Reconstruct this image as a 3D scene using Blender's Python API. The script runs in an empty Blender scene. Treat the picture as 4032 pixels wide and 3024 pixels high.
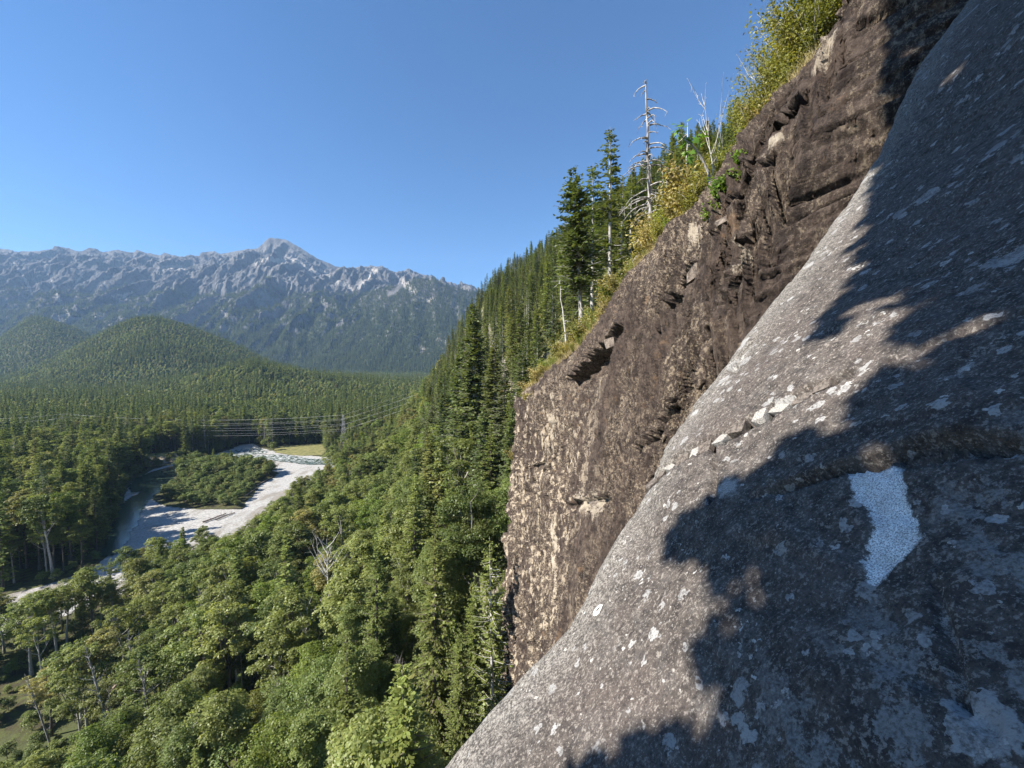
import bpy, math, random
import numpy as np
from mathutils import Vector, Matrix

# ------------------------------------------------------------------ camera, world, sun
S = bpy.context.scene
COL = S.collection
F_PX, CX, CY = 1519.0, 2016.0, 1512.0       # photo is 4032 x 3024
CAMZ = 70.0
PITCH = math.radians(3.0)
cam_d = bpy.data.cameras.new('camera')
cam_d.sensor_width = 36.0
cam_d.lens = 36.0 * F_PX / 4032.0
cam_d.clip_start = 0.05
cam_d.clip_end = 40000.0
cam = bpy.data.objects.new('camera', cam_d)
cam.location = (0, 0, CAMZ)
cam.rotation_euler = (math.radians(90) - PITCH, 0, 0)
COL.objects.link(cam)
S.camera = cam

SUN_EL = math.radians(40.0)
SUN_AZ = math.radians(-110.0)                 # from +Y (view direction), negative = left
TO_SUN = Vector((math.sin(SUN_AZ) * math.cos(SUN_EL), math.cos(SUN_AZ) * math.cos(SUN_EL), math.sin(SUN_EL)))
w = bpy.data.worlds.new('World')
S.world = w
w.use_nodes = True
wn = w.node_tree.nodes
wl = w.node_tree.links
wn.clear()
sky = wn.new('ShaderNodeTexSky')
sky.sky_type = 'NISHITA'
sky.sun_disc = False
sky.sun_elevation = SUN_EL
sky.sun_rotation = SUN_AZ
sky.altitude = 900
sky.air_density = 1.0
sky.dust_density = 0.0
sky.ozone_density = 6.0
bg = wn.new('ShaderNodeBackground')
bg.inputs['Strength'].default_value = 0.074
wo = wn.new('ShaderNodeOutputWorld')
hsv = wn.new('ShaderNodeHueSaturation')
hsv.inputs['Saturation'].default_value = 1.12
wl.new(sky.outputs[0], hsv.inputs['Color'])
wl.new(hsv.outputs[0], bg.inputs['Color'])
wl.new(bg.outputs[0], wo.inputs['Surface'])

sun_d = bpy.data.lights.new('sun', 'SUN')
sun_d.energy = 5.0
sun_d.angle = math.radians(0.53)
sun_d.color = (1.0, 0.94, 0.84)
sun = bpy.data.objects.new('sun', sun_d)
sun.rotation_euler = (-TO_SUN).to_track_quat('-Z', 'Y').to_euler()
COL.objects.link(sun)

S.view_settings.view_transform = 'Standard'
S.view_settings.look = 'None'
S.view_settings.exposure = 1.36
S.view_settings.gamma = 1.0
S.cycles.max_bounces = 6
S.cycles.diffuse_bounces = 3
S.cycles.transmission_bounces = 4
S.cycles.volume_bounces = 0
S.cycles.caustics_reflective = False
S.cycles.caustics_refractive = False
S.cycles.sample_clamp_indirect = 6

rng = np.random.default_rng(7)
rnd = random.Random(11)


# ------------------------------------------------------------------ maths helpers
def ray(px, py):
    """photo pixel -> (x/y, z/y) of the world direction"""
    u = (np.asarray(px, float) - CX) / F_PX
    v = (CY - np.asarray(py, float)) / F_PX
    c, s = math.cos(PITCH), math.sin(PITCH)
    y = c + v * s
    return u / y, (v * c - s) / y


def P(px, py, d):
    a, b = ray(px, py)
    return np.array([a * d, d, CAMZ + b * d])


def ground_pt(px, py, z=0.0):
    a, b = ray(px, py)
    d = (z - CAMZ) / b
    return np.stack([a * d, d], -1)


def to_px(x, y, z):
    c, s = math.cos(PITCH), math.sin(PITCH)
    zz = z - CAMZ
    f = y * c - zz * s
    up = y * s + zz * c
    f = np.where(f > 0.01, f, 0.01)
    return CX + F_PX * x / f, CY - F_PX * up / f


def hash3(ix, iy, iz, seed):
    h = (ix * 374761393 + iy * 668265263 + iz * 2147483647 + seed * 1274126177) & 0xFFFFFFFF
    h = ((h ^ (h >> 13)) * 1274126177) & 0xFFFFFFFF
    h = ((h ^ (h >> 16)) * 2246822519) & 0xFFFFFFFF
    return h ^ (h >> 15)


def noise3(x, y, z, seed=0):
    """gradient noise, roughly -1..1"""
    x, y, z = np.broadcast_arrays(np.asarray(x, float), np.asarray(y, float), np.asarray(z, float))
    fx, fy, fz = np.floor(x), np.floor(y), np.floor(z)
    ix, iy, iz = fx.astype(np.int64), fy.astype(np.int64), fz.astype(np.int64)
    tx, ty, tz = x - fx, y - fy, z - fz
    sx, sy, sz = [t * t * t * (t * (t * 6 - 15) + 10) for t in (tx, ty, tz)]
    r = 0
    for dx in (0, 1):
        wx = sx if dx else 1 - sx
        for dy in (0, 1):
            wy = sy if dy else 1 - sy
            for dz in (0, 1):
                wz = sz if dz else 1 - sz
                h = hash3(ix + dx, iy + dy, iz + dz, seed)
                g = ((h & 1023) / 511.5 - 1) * (tx - dx) + (((h >> 10) & 1023) / 511.5 - 1) * (ty - dy) + (((h >> 20) & 1023) / 511.5 - 1) * (tz - dz)
                r = r + wx * wy * wz * g
    return r * 1.5


def fbm(x, y, z, octv=5, seed=0, gain=0.5, lac=2.03):
    a, f, r, n = 1.0, 1.0, 0, 0
    for k in range(octv):
        r = r + a * noise3(x * f, y * f, z * f, seed + k)
        n += a
        a *= gain
        f *= lac
    return r / n


def ridged(x, y, z, octv=5, seed=0, gain=0.5, lac=2.05):
    a, f, r, n = 1.0, 1.0, 0, 0
    for k in range(octv):
        r = r + a * (1 - 2 * np.abs(noise3(x * f, y * f, z * f, seed + k)))
        n += a
        a *= gain
        f *= lac
    return r / n


def facets(x, y, seed):
    """random tilted plates with sharp joints between them"""
    fx, fy = np.floor(x).astype(np.int64), np.floor(y).astype(np.int64)
    best = np.full(x.shape, 9.0)
    val = np.zeros(x.shape)
    for dx in (-1, 0, 1):
        for dy in (-1, 0, 1):
            h = hash3(fx + dx, fy + dy, 0 * fx, seed)
            ox = x - (fx + dx + (h & 255) / 255.0)
            oy = y - (fy + dy + ((h >> 8) & 255) / 255.0)
            d_ = ox * ox + oy * oy
            v_ = ((h >> 16) & 255) / 127.5 - 1 + 0.9 * ox * (((h >> 4) & 255) / 127.5 - 1) + 0.9 * oy * (((h >> 12) & 255) / 127.5 - 1)
            m_ = d_ < best
            best = np.where(m_, d_, best)
            val = np.where(m_, v_, val)
    return val


def sstep(a, b, x):
    t = np.clip((x - a) / (b - a), 0, 1)
    return t * t * (3 - 2 * t)


def seg_dist(qx, qy, pts):
    """distance to a polyline and the fraction along it"""
    best = np.full(np.shape(qx), 1e9)
    frac = np.zeros(np.shape(qx))
    pts = np.asarray(pts, float)
    n = len(pts) - 1
    for i in range(n):
        a, b = pts[i], pts[i + 1]
        d = b - a
        L = max((d ** 2).sum(), 1e-9)
        t = np.clip(((qx - a[0]) * d[0] + (qy - a[1]) * d[1]) / L, 0, 1)
        dd = np.hypot(qx - a[0] - t * d[0], qy - a[1] - t * d[1])
        m = dd < best
        best = np.where(m, dd, best)
        frac = np.where(m, (i + t) / n, frac)
    return best, frac


def poly_sd(qx, qy, pts):
    """signed distance to a closed polygon, negative inside"""
    pts = np.asarray(pts, float)
    d, _ = seg_dist(qx, qy, np.vstack([pts, pts[:1]]))
    ins = np.zeros(np.shape(qx), bool)
    n = len(pts)
    for i in range(n):
        x1, y1 = pts[i]
        x2, y2 = pts[(i + 1) % n]
        if y1 == y2:
            continue
        c = ((y1 > qy) != (y2 > qy)) & (qx < (x2 - x1) * (qy - y1) / (y2 - y1) + x1)
        ins ^= c
    return np.where(ins, -d, d)


# ------------------------------------------------------------------ mesh helpers
def mesh_of(name, parts, mats, smooth=False, attrs=None):
    """parts: list of (V (n,3), F (m,k), material index)"""
    me = bpy.data.meshes.new(name)
    vs, loops, starts, mi, off, lo = [], [], [], [], 0, 0
    for V, F, m in parts:
        V = np.asarray(V, np.float32).reshape(-1, 3)
        F = np.asarray(F, np.int64)
        if len(F) == 0:
            continue
        k = F.shape[1]
        vs.append(V)
        loops.append((F + off).ravel())
        starts.append(lo + np.arange(len(F)) * k)
        mi.append(np.full(len(F), m))
        off += len(V)
        lo += F.size
    V = np.concatenate(vs)
    L = np.concatenate(loops).astype(np.int32)
    st = np.concatenate(starts).astype(np.int32)
    mi = np.concatenate(mi).astype(np.int32)
    me.vertices.add(len(V))
    me.vertices.foreach_set('co', V.ravel())
    me.loops.add(len(L))
    me.loops.foreach_set('vertex_index', L)
    me.polygons.add(len(st))
    me.polygons.foreach_set('loop_start', st)
    me.polygons.foreach_set('material_index', mi)
    if smooth:
        me.polygons.foreach_set('use_smooth', np.ones(len(st), bool))
    for m in mats:
        me.materials.append(m)
    if attrs:
        for an, av in attrs.items():
            at = me.attributes.new(an, 'FLOAT', 'POINT')
            at.data.foreach_set('value', np.asarray(av, np.float32).ravel())
    me.update(calc_edges=True)
    return me


def grid_faces(nr, nc, flip=False):
    i = np.arange(nr - 1)[:, None] * nc + np.arange(nc - 1)[None]
    i = i.ravel()
    f = np.stack([i, i + 1, i + nc + 1, i + nc], -1)
    return f[:, ::-1] if flip else f


def link(name, me, parent=None, loc=None):
    o = bpy.data.objects.new(name, me)
    COL.objects.link(o)
    if parent is not None:
        o.parent = parent
    if loc is not None:
        o.location = loc
    return o


def tag(o, label, cat, group=None):
    o['label'] = label
    o['category'] = cat
    if group:
        o['group'] = group
    return o


def struct(o):
    o['kind'] = 'structure'
    return o


def stuff(o, label, cat):
    o['kind'] = 'stuff'
    o['label'] = label
    o['category'] = cat
    return o


def empty(name, loc, rz=0.0, sc=1.0):
    o = bpy.data.objects.new(name, None)
    o.empty_display_size = 0.2
    o.location = loc
    o.rotation_euler = (0, 0, rz)
    o.scale = (sc, sc, sc) if np.isscalar(sc) else sc
    COL.objects.link(o)
    return o


def tube(pts, radii, sides=6):
    pts = np.asarray(pts, float)
    radii = np.asarray(radii, float)
    n = len(pts)
    tang = np.gradient(pts, axis=0)
    tang /= np.linalg.norm(tang, axis=1)[:, None] + 1e-9
    ref = np.array([1.0, 0.13, 0.07]) if abs(tang[0][0]) < 0.8 else np.array([0.1, 1.0, 0.05])
    a = np.cross(tang, ref)
    a /= np.linalg.norm(a, axis=1)[:, None] + 1e-9
    b = np.cross(tang, a)
    th = np.arange(sides) / sides * 2 * math.pi
    V = pts[:, None] + radii[:, None, None] * (np.cos(th)[None, :, None] * a[:, None] + np.sin(th)[None, :, None] * b[:, None])
    i = np.arange(n - 1)[:, None] * sides
    j = np.arange(sides)[None]
    j2 = (j + 1) % sides
    F = np.stack([i + j, i + j2, i + sides + j2, i + sides + j], -1).reshape(-1, 4)
    return V.reshape(-1, 3), F


def merge(parts):
    vs, fs, o = [], [], 0
    for V, F in parts:
        vs.append(V)
        fs.append(np.asarray(F) + o)
        o += len(V)
    if not vs:
        return np.zeros((0, 3)), np.zeros((0, 4), int)
    return np.concatenate(vs), np.concatenate(fs)


def rand_unit(n, r):
    v = r.normal(size=(n, 3))
    return v / (np.linalg.norm(v, axis=1)[:, None] + 1e-9)


def leaf_quads(c, nrm, size, r, aspect=0.75):
    """a folded diamond leaf (two triangles share the midrib): n*4 verts, quads"""
    n = len(c)
    t = np.cross(nrm, rand_unit(n, r))
    t /= np.linalg.norm(t, axis=1)[:, None] + 1e-9
    b = np.cross(nrm, t)
    s = np.asarray(size)[:, None]
    fold = nrm * s * 0.12
    V = np.stack([c - t * s * 0.55, c + b * s * 0.5 * aspect + fold, c + t * s * 0.55, c - b * s * 0.5 * aspect + fold], 1)
    F = np.arange(n * 4).reshape(n, 4)
    return V.reshape(-1, 3), F


# ------------------------------------------------------------------ node helpers
class NT:
    def __init__(self, name, kind='mat'):
        if kind == 'mat':
            self.m = bpy.data.materials.new(name)
            self.m.use_nodes = True
            self.t = self.m.node_tree
            self.t.nodes.clear()

    def n(self, typ, props=None, **ins):
        nd = self.t.nodes.new(typ)
        for k, v in (props or {}).items():
            setattr(nd, k, v)
        for k, v in ins.items():
            self.set(nd, k.replace('_', ' '), v)
        return nd

    def set(self, nd, key, v):
        s = nd.inputs[int(key[1:])] if key[0] == 'i' and key[1:].isdigit() else nd.inputs[key]
        if hasattr(v, 'outputs'):
            v = v.outputs[0]
        if isinstance(v, bpy.types.NodeSocket):
            self.t.links.new(v, s)
        else:
            if isinstance(v, (tuple, list)) and len(v) == 3 and s.type == 'RGBA':
                v = (*v, 1)
            s.default_value = v

    def math(self, op, a, b=0.0, c=None):
        nd = self.t.nodes.new('ShaderNodeMath')
        nd.operation = op
        self.set(nd, 'i0', a)
        self.set(nd, 'i1', b)
        if c is not None:
            self.set(nd, 'i2', c)
        return nd.outputs[0]

    def vmath(self, op, a, b=None):
        nd = self.t.nodes.new('ShaderNodeVectorMath')
        nd.operation = op
        self.set(nd, 'i0', a)
        if b is not None:
            self.set(nd, 'i1', b)
        return nd.outputs[0]

    def mix(self, f, a, b, blend='MIX'):
        nd = self.t.nodes.new('ShaderNodeMix')
        nd.data_type = 'RGBA'
        nd.blend_type = blend
        nd.clamp_factor = True
        for i, v in ((0, f), (6, a), (7, b)):
            s = nd.inputs[i]
            if hasattr(v, 'outputs'):
                v = v.outputs[0]
            if isinstance(v, bpy.types.NodeSocket):
                self.t.links.new(v, s)
            else:
                if isinstance(v, (tuple, list)) and len(v) == 3:
                    v = (*v, 1)
                s.default_value = v
        return nd.outputs[2]

    def step(self, x, a, b):
        nd = self.t.nodes.new('ShaderNodeMapRange')
        nd.interpolation_type = 'SMOOTHSTEP'
        self.set(nd, 'Value', x)
        nd.inputs['From Min'].default_value = a
        nd.inputs['From Max'].default_value = b
        return nd.outputs[0]

    def noise(self, vec, scale, detail=4, rough=0.55, dist=0.0):
        nd = self.n('ShaderNodeTexNoise', Vector=vec, Scale=scale, Detail=detail, Roughness=rough, Distortion=dist)
        return nd.outputs[0]

    def noisec(self, vec, scale, detail=2):
        return self.n('ShaderNodeTexNoise', Vector=vec, Scale=scale, Detail=detail).outputs[1]

    def scaled(self, vec, sc, rot=None):
        m = self.t.nodes.new('ShaderNodeMapping')
        self.set(m, 'Vector', vec)
        m.inputs['Scale'].default_value = sc
        if rot:
            m.inputs['Rotation'].default_value = rot
        return m.outputs[0]

    def coord(self):
        return self.t.nodes.new('ShaderNodeNewGeometry').outputs['Position']

    def attr(self, name):
        a = self.t.nodes.new('ShaderNodeAttribute')
        a.attribute_name = name
        return a.outputs['Fac']

    def out(self, col, rough=0.85, bump=None, bstr=0.4, bdist=0.05, spec=0.25):
        p = self.t.nodes.new('ShaderNodeBsdfPrincipled')
        self.set(p, 'Base Color', col)
        self.set(p, 'Roughness', rough)
        self.set(p, 'Specular IOR Level', spec)
        if bump is not None:
            b = self.t.nodes.new('ShaderNodeBump')
            b.inputs['Strength'].default_value = bstr
            b.inputs['Distance'].default_value = bdist
            self.set(b, 'Height', bump)
            self.t.links.new(b.outputs[0], p.inputs['Normal'])
        o = self.t.nodes.new('ShaderNodeOutputMaterial')
        self.t.links.new(p.outputs[0], o.inputs['Surface'])
        return self.m


def leaf_material(name, c1, c2, c3, transl=0.35, spread=0.5, gloss=0.018):
    t = NT(name)
    oi = t.n('ShaderNodeObjectInfo')
    geo = t.n('ShaderNodeNewGeometry')
    r1 = oi.outputs['Random']
    r2 = geo.outputs['Random Per Island']
    a = t.mix(t.step(r1, 0.0, 1.0), c1, c2)
    f3 = t.math('FRACT', t.math('MULTIPLY', r1, 17.31))
    a = t.mix(t.math('MULTIPLY', t.step(f3, 0.72, 1.0), 0.75), a, c3)
    v = t.math('ADD', t.math('MULTIPLY', r2, spread * 1.4), 1 - 0.6 * spread)
    v2 = t.math('ADD', t.math('MULTIPLY', t.math('FRACT', t.math('MULTIPLY', r1, 53.7)), 0.45), 0.78)
    vv = t.math('MULTIPLY', v, v2)
    h = t.n('ShaderNodeHueSaturation', Color=a, Value=vv)
    hv = t.math('ADD', t.math('MULTIPLY', t.math('FRACT', t.math('MULTIPLY', r2, 37.7)), 0.03), 0.485)
    t.set(h, 'Hue', hv)
    d = t.n('ShaderNodeBsdfDiffuse', Color=h)
    warm = t.mix(1.0, h, (1.25, 1.2, 0.55), 'MULTIPLY')
    tr = t.n('ShaderNodeBsdfTranslucent', Color=warm)
    m = t.n('ShaderNodeMixShader')
    m.inputs[0].default_value = transl
    t.t.links.new(d.outputs[0], m.inputs[1])
    t.t.links.new(tr.outputs[0], m.inputs[2])
    g = t.n('ShaderNodeBsdfGlossy', Roughness=0.45)
    m2 = t.n('ShaderNodeMixShader')
    m2.inputs[0].default_value = gloss
    t.t.links.new(m.outputs[0], m2.inputs[1])
    t.t.links.new(g.outputs[0], m2.inputs[2])
    o = t.n('ShaderNodeOutputMaterial')
    t.t.links.new(m2.outputs[0], o.inputs['Surface'])
    return t.m


def bark_material(name, c1, c2, scale=3.0):
    t = NT(name)
    p = t.n('ShaderNodeTexCoord').outputs['Object']
    q = t.scaled(p, (scale * 2, scale * 2, scale * 0.5))
    f = t.noise(q, 2.0, 5, 0.65)
    col = t.mix(t.step(f, 0.35, 0.65), c1, c2)
    return t.out(col, 0.9, f, 0.5, 0.03)


M = {}
M['broadleaf'] = leaf_material('broadleaf_foliage', (0.145, 0.188, 0.058), (0.210, 0.236, 0.076), (0.260, 0.226, 0.092), 0.5)
M['bright_leaf'] = leaf_material('bright_foliage', (0.145, 0.20, 0.042), (0.18, 0.225, 0.046), (0.22, 0.215, 0.05), 0.5)
M['shrub'] = leaf_material('shrub_foliage', (0.19, 0.205, 0.05), (0.26, 0.25, 0.068), (0.31, 0.255, 0.085), 0.45)
M['gold'] = leaf_material('golden_foliage', (0.27, 0.235, 0.075), (0.31, 0.25, 0.10), (0.23, 0.22, 0.065), 0.35)
M['fresh'] = leaf_material('fresh_foliage', (0.12, 0.21, 0.035), (0.15, 0.24, 0.04), (0.17, 0.22, 0.05), 0.4)
M['island'] = leaf_material('island_foliage', (0.12, 0.16, 0.05), (0.155, 0.185, 0.06), (0.18, 0.18, 0.06))
M['needle'] = leaf_material('conifer_needles', (0.088, 0.120, 0.044), (0.125, 0.150, 0.050), (0.140, 0.148, 0.058), 0.35, 0.6, 0.015)
M['needle_light'] = leaf_material('light_conifer_needles', (0.135, 0.170, 0.048), (0.165, 0.195, 0.054), (0.185, 0.185, 0.06), 0.36, 0.6, 0.015)
M['bark'] = bark_material('conifer_bark', (0.075, 0.058, 0.048), (0.17, 0.145, 0.125))
M['bark_pale'] = bark_material('pale_bark', (0.20, 0.185, 0.165), (0.42, 0.40, 0.37))
M['bark_dark'] = bark_material('dark_bark', (0.055, 0.046, 0.038), (0.13, 0.115, 0.10))
M['dead'] = bark_material('dead_wood', (0.30, 0.28, 0.26), (0.62, 0.60, 0.57))
M['snag'] = bark_material('snag_bark', (0.10, 0.085, 0.075), (0.46, 0.44, 0.42), 2.0)

# ------------------------------------------------------------------ the valley: heights
STA = {
    -60: [(-80, 0), (-35, 6), (-6, 24), (8, 28), (60, 30), (400, 30)],
    44: [(-62, 0), (-32, 6), (-5, 26), (8, 30), (60, 34), (400, 36)],
    47: [(-62, 0), (-32, 6), (-5, 27), (5, 32), (14, 55), (400, 250)],
    60: [(-60, 0), (-32, 7), (-5, 29), (5, 45), (16, 72), (400, 300)],
    100: [(-70, 0), (-38, 8), (-14, 30), (5, 62), (45, 108), (400, 300)],
    200: [(-85, 0), (-52, 15), (-30, 45), (-8, 82), (60, 140), (400, 300)],
    350: [(-110, 0), (-78, 30), (-50, 85), (-26, 124), (80, 190), (400, 310)],
    480: [(-60, 0), (-10, 30), (40, 80), (80, 118), (160, 180), (500, 300)],
    700: [(120, 0), (180, 30), (240, 70), (300, 110), (400, 170), (800, 300)],
    1500: [(700, 0), (760, 30), (820, 70), (900, 110), (1000, 170), (1400, 300)],
}
SY = np.array(sorted(STA))
SK = np.array([STA[k] for k in sorted(STA)], float)


def hill_base(x, y):
    x, y = np.broadcast_arrays(np.asarray(x, float), np.asarray(y, float))
    kx = [np.interp(y, SY, SK[:, i, 0]) for i in range(6)]
    kz = [np.interp(y, SY, SK[:, i, 1]) for i in range(6)]
    z = np.zeros_like(x)
    for i in range(5):
        t = np.clip((x - kx[i]) / np.maximum(kx[i + 1] - kx[i], 1e-3), 0, 1)
        z = z + t * (kz[i + 1] - kz[i])
    foot = kx[0]
    return z, foot


HILLS = [  # pixel profile of the tree tops, depth, width in front, width behind
    ([(-900, 1430), (-400, 1400), (0, 1330), (135, 1245), (200, 1250), (300, 1285), (400, 1335), (520, 1420), (600, 1470)], 2100, 800, 700, 22),
    ([(-700, 1500), (0, 1480), (150, 1430), (250, 1385), (330, 1345), (398, 1311), (470, 1275), (542, 1248), (615, 1241), (723, 1266), (814, 1302), (904, 1338), (1000, 1385), (1085, 1425), (1250, 1470), (1350, 1490)], 1500, 620, 600, 22),
    ([(-700, 1520), (300, 1520), (600, 1500), (760, 1470), (860, 1442), (995, 1415), (1175, 1448), (1356, 1474), (1630, 1500), (1760, 1515), (1900, 1522), (2100, 1525)], 900, 330, 260, 22),
]


def hills(x, y):
    yy = np.maximum(y, 1.0)
    p = CX + F_PX * x / yy
    z = np.zeros(np.broadcast(x, y).shape)
    for prof, D, wf, wb, th in HILLS:
        q = np.array(prof, float)
        a, b = ray(q[:, 0], q[:, 1])
        zr = np.interp(p, q[:, 0], CAMZ + b * D - th)
        s = np.where(y < D, sstep(D - wf, D, y) ** 0.8, 1 - 0.75 * sstep(D, D + wb, y))
        zz = np.maximum(zr, 0) * s * (y > D - wf)
        zz = zz + s * 9 * fbm(x / 160, y / 160, D * 0.1, 4, 5) * (np.abs(y - D) > 1) * np.clip(np.abs(y - D) / 150, 0, 1)
        z = np.maximum(z, zz)
    return z


def H(x, y):
    x, y = np.broadcast_arrays(np.asarray(x, float), np.asarray(y, float))
    hb, foot = hill_base(x, y)
    steep = sstep(2, 30, hb) * (y > 46)
    rough = steep * (5.0 * ridged(x / 38, y / 38, hb / 60, 4, 9) + 2.0 * fbm(x / 9, y / 9, hb / 12, 3, 19))
    base = np.maximum(hb + rough, hills(x, y))
    return base + 0.5 * fbm(x / 25, y / 25, 0, 3, 3) * sstep(1.5, 8, base)


# river corridor, island and water outlines: pixels on flat ground -> metres
def gp(lst, z=0.0):
    return np.array([ground_pt(a, b, z) for a, b in lst])


CORR = gp([(942, 1752), (1000, 1746), (1035, 1765), (1105, 1782), (1200, 1793), (1290, 1800), (1330, 1830), (1300, 1870), (1240, 1950),
           (1130, 2050), (1000, 2140), (850, 2200), (660, 2270), (480, 2340), (270, 2420), (60, 2500), (-150, 2580), (-900, 2750),
           (-900, 2470), (-300, 2390), (0, 2345), (170, 2305), (340, 2255), (430, 2170), (468, 2060), (482, 1960), (500, 1915), (540, 1880),
           (594, 1850), (690, 1824), (760, 1808), (830, 1793), (900, 1772)])
ISLE = gp([(700, 1835), (800, 1828), (900, 1832), (1010, 1838), (1085, 1865), (1050, 1890), (1010, 1908), (990, 1940), (950, 1975), (940, 2005),
           (880, 2000), (807, 2000), (720, 1993), (660, 1985), (610, 1955), (640, 1935), (690, 1915), (702, 1870)])
WATERS = [
    gp([(1010, 1764), (1040, 1782), (960, 1795), (880, 1806), (790, 1816), (722, 1838), (703, 1850), (700, 1868), (692, 1908), (612, 1948), (575, 1968),
        (540, 2000), (520, 2060), (485, 2120), (440, 2190), (425, 2180), (466, 2080), (484, 1992), (545, 1950), (590, 1926), (540, 1934), (520, 1915), (545, 1890), (600, 1858), (695, 1830), (770, 1811), (840, 1796), (905, 1776)]),
    gp([(1040, 1790), (1130, 1796), (1200, 1806), (1290, 1812), (1310, 1826), (1240, 1830), (1140, 1818), (1060, 1806), (980, 1801)]),
]


def mesh_sheet(name, poly, z, step, mat, rim=0.0, amp=0.12, seed=1):
    lo, hi = poly.min(0), poly.max(0)
    xs = np.arange(lo[0], hi[0] + step, step)
    ys = np.arange(lo[1], hi[1] + step, step)
    X, Y = np.meshgrid(xs, ys)
    sd = poly_sd(X, Y, poly) + 1.6 * fbm(X / 7, Y / 7, 0, 3, seed)
    Z = z + amp * fbm(X / 6, Y / 6, 1.0, 4, seed + 3) - np.clip(sd + 1.5, 0, 5) * rim
    F = grid_faces(len(ys), len(xs))
    keep = (sd.ravel()[F] < 1.2).any(1)
    V = np.stack([X, Y, Z], -1).reshape(-1, 3)
    F = F[keep]
    u, inv = np.unique(F, return_inverse=True)
    me = mesh_of(name, [(V[u], inv.reshape(F.shape), 0)], [mat], True)
    return link(name, me)


# ------------------------------------------------------------------ setting materials
t = NT('forest_floor')
p = t.coord()
f = t.noise(p, 0.05, 6, 0.6)
g = t.noise(p, 0.6, 5, 0.65)
col = t.mix(t.step(g, 0.35, 0.65), (0.045, 0.036, 0.022), (0.075, 0.085, 0.025))
col = t.mix(t.step(f, 0.5, 0.66), col, (0.07, 0.082, 0.03))
M['floor'] = t.out(col, 0.95, g, 0.8, 0.4)

t = NT('hillside_ground')
p = t.coord()
nrm = t.n('ShaderNodeNewGeometry').outputs['Normal']
sx = t.n('ShaderNodeSeparateXYZ', Vector=nrm).outputs[2]
g = t.noise(p, 0.22, 7, 0.65)
g2 = t.noise(t.scaled(p, (1, 1, 0.35)), 0.9, 6, 0.7)
rock = t.mix(t.step(g2, 0.3, 0.7), (0.13, 0.105, 0.09), (0.33, 0.29, 0.25))
rock = t.mix(t.math('MULTIPLY', t.step(t.noise(p, 0.5, 4), 0.5, 0.7), 0.6), rock, (0.20, 0.155, 0.14))
veg = t.mix(t.step(g2, 0.3, 0.7), (0.05, 0.06, 0.02), (0.17, 0.17, 0.055))
k = t.math('ADD', sx, t.math('MULTIPLY', t.math('SUBTRACT', g, 0.5), 0.9))
col = t.mix(t.step(k, 0.42, 0.62), rock, veg)
M['hillside'] = t.out(col, 0.95, g2, 0.9, 0.8)

t = NT('river_gravel')
p = t.coord()
g = t.noise(p, 1.1, 7, 0.85)
v = t.n('ShaderNodeTexVoronoi', Vector=p, Scale=1.0)
g2 = t.noise(t.scaled(p, (1.0, 0.45, 1.0)), 0.07, 6, 0.7)
col = t.mix(t.step(g, 0.3, 0.7), (0.20, 0.195, 0.185), (0.60, 0.58, 0.55))
col = t.mix(t.math('MULTIPLY', t.step(g2, 0.50, 0.62), 0.8), col, (0.23, 0.205, 0.17))
M['gravel'] = t.out(col, 0.9, g, 0.9, 0.5)

t = NT('river_water')
p = t.coord()
g = t.noise(t.scaled(p, (1, 0.5, 1)), 0.9, 5, 0.7)
rap = t.noise(t.scaled(p, (0.6, 1.2, 1)), 0.55, 5, 0.7)
yy = t.n('ShaderNodeSeparateXYZ', Vector=p).outputs[1]
foam = t.math('MULTIPLY', t.step(rap, 0.47, 0.58), t.step(yy, 255.0, 285.0))
col = t.mix(t.noise(p, 0.12, 3), (0.022, 0.042, 0.030), (0.055, 0.085, 0.062))
col = t.mix(foam, col, (0.55, 0.56, 0.55))
M['water'] = t.out(col, t.mix(foam, (0.12, 0.12, 0.12), (0.7, 0.7, 0.7)), g, 0.25, 0.15, 0.5)

t = NT('dry_meadow')
p = t.coord()
g = t.noise(p, 0.35, 5, 0.7)
M['meadow'] = t.out(t.mix(t.step(g, 0.35, 0.65), (0.12, 0.13, 0.045), (0.24, 0.21, 0.085)), 0.95, g, 0.5, 0.3)

t = NT('sandy_bank')
p = t.coord()
g = t.noise(t.scaled(p, (1, 1, 0.3)), 0.5, 6, 0.7)
zz = t.n('ShaderNodeSeparateXYZ', Vector=p).outputs[2]
nz = t.n('ShaderNodeSeparateXYZ', Vector=t.n('ShaderNodeNewGeometry').outputs['Normal']).outputs[2]
col = t.mix(t.step(g, 0.35, 0.62), (0.16, 0.12, 0.075), (0.48, 0.42, 0.34))
col = t.mix(t.step(t.math('ADD', nz, t.math('MULTIPLY', g, 0.3)), 0.95, 1.1), col, (0.26, 0.23, 0.08))
M['bank'] = t.out(col, 0.95, g, 0.8, 0.5)

# ------------------------------------------------------------------ ground mesh, radial so that detail follows distance
ang = np.radians(np.linspace(-66, 42, 470))
rad = np.exp(np.linspace(math.log(14), math.log(5200), 420))
A, R = np.meshgrid(ang, rad)
gx, gy = R * np.sin(A), R * np.cos(A)
gz = H(gx, gy)
hb, foot = hill_base(gx, gy)
inr = poly_sd(gx, gy, CORR)
gz = np.where(inr < 0, -0.9 * sstep(0, -4, inr), gz)
V = np.stack([gx, gy, gz], -1).reshape(-1, 3)
F = grid_faces(len(rad), len(ang))
hs = ((hb > 4) & (gy > 40)).ravel()[F].all(1)
for nm, mask, mt in (('valley_floor', ~hs, M['floor']), ('hillside', hs, M['hillside'])):
    u, inv = np.unique(F[mask], return_inverse=True)
    o = struct(link(nm, mesh_of(nm, [(V[u], inv.reshape(-1, 4), 0)], [mt], True)))
del V, F, gx, gy, gz

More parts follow.
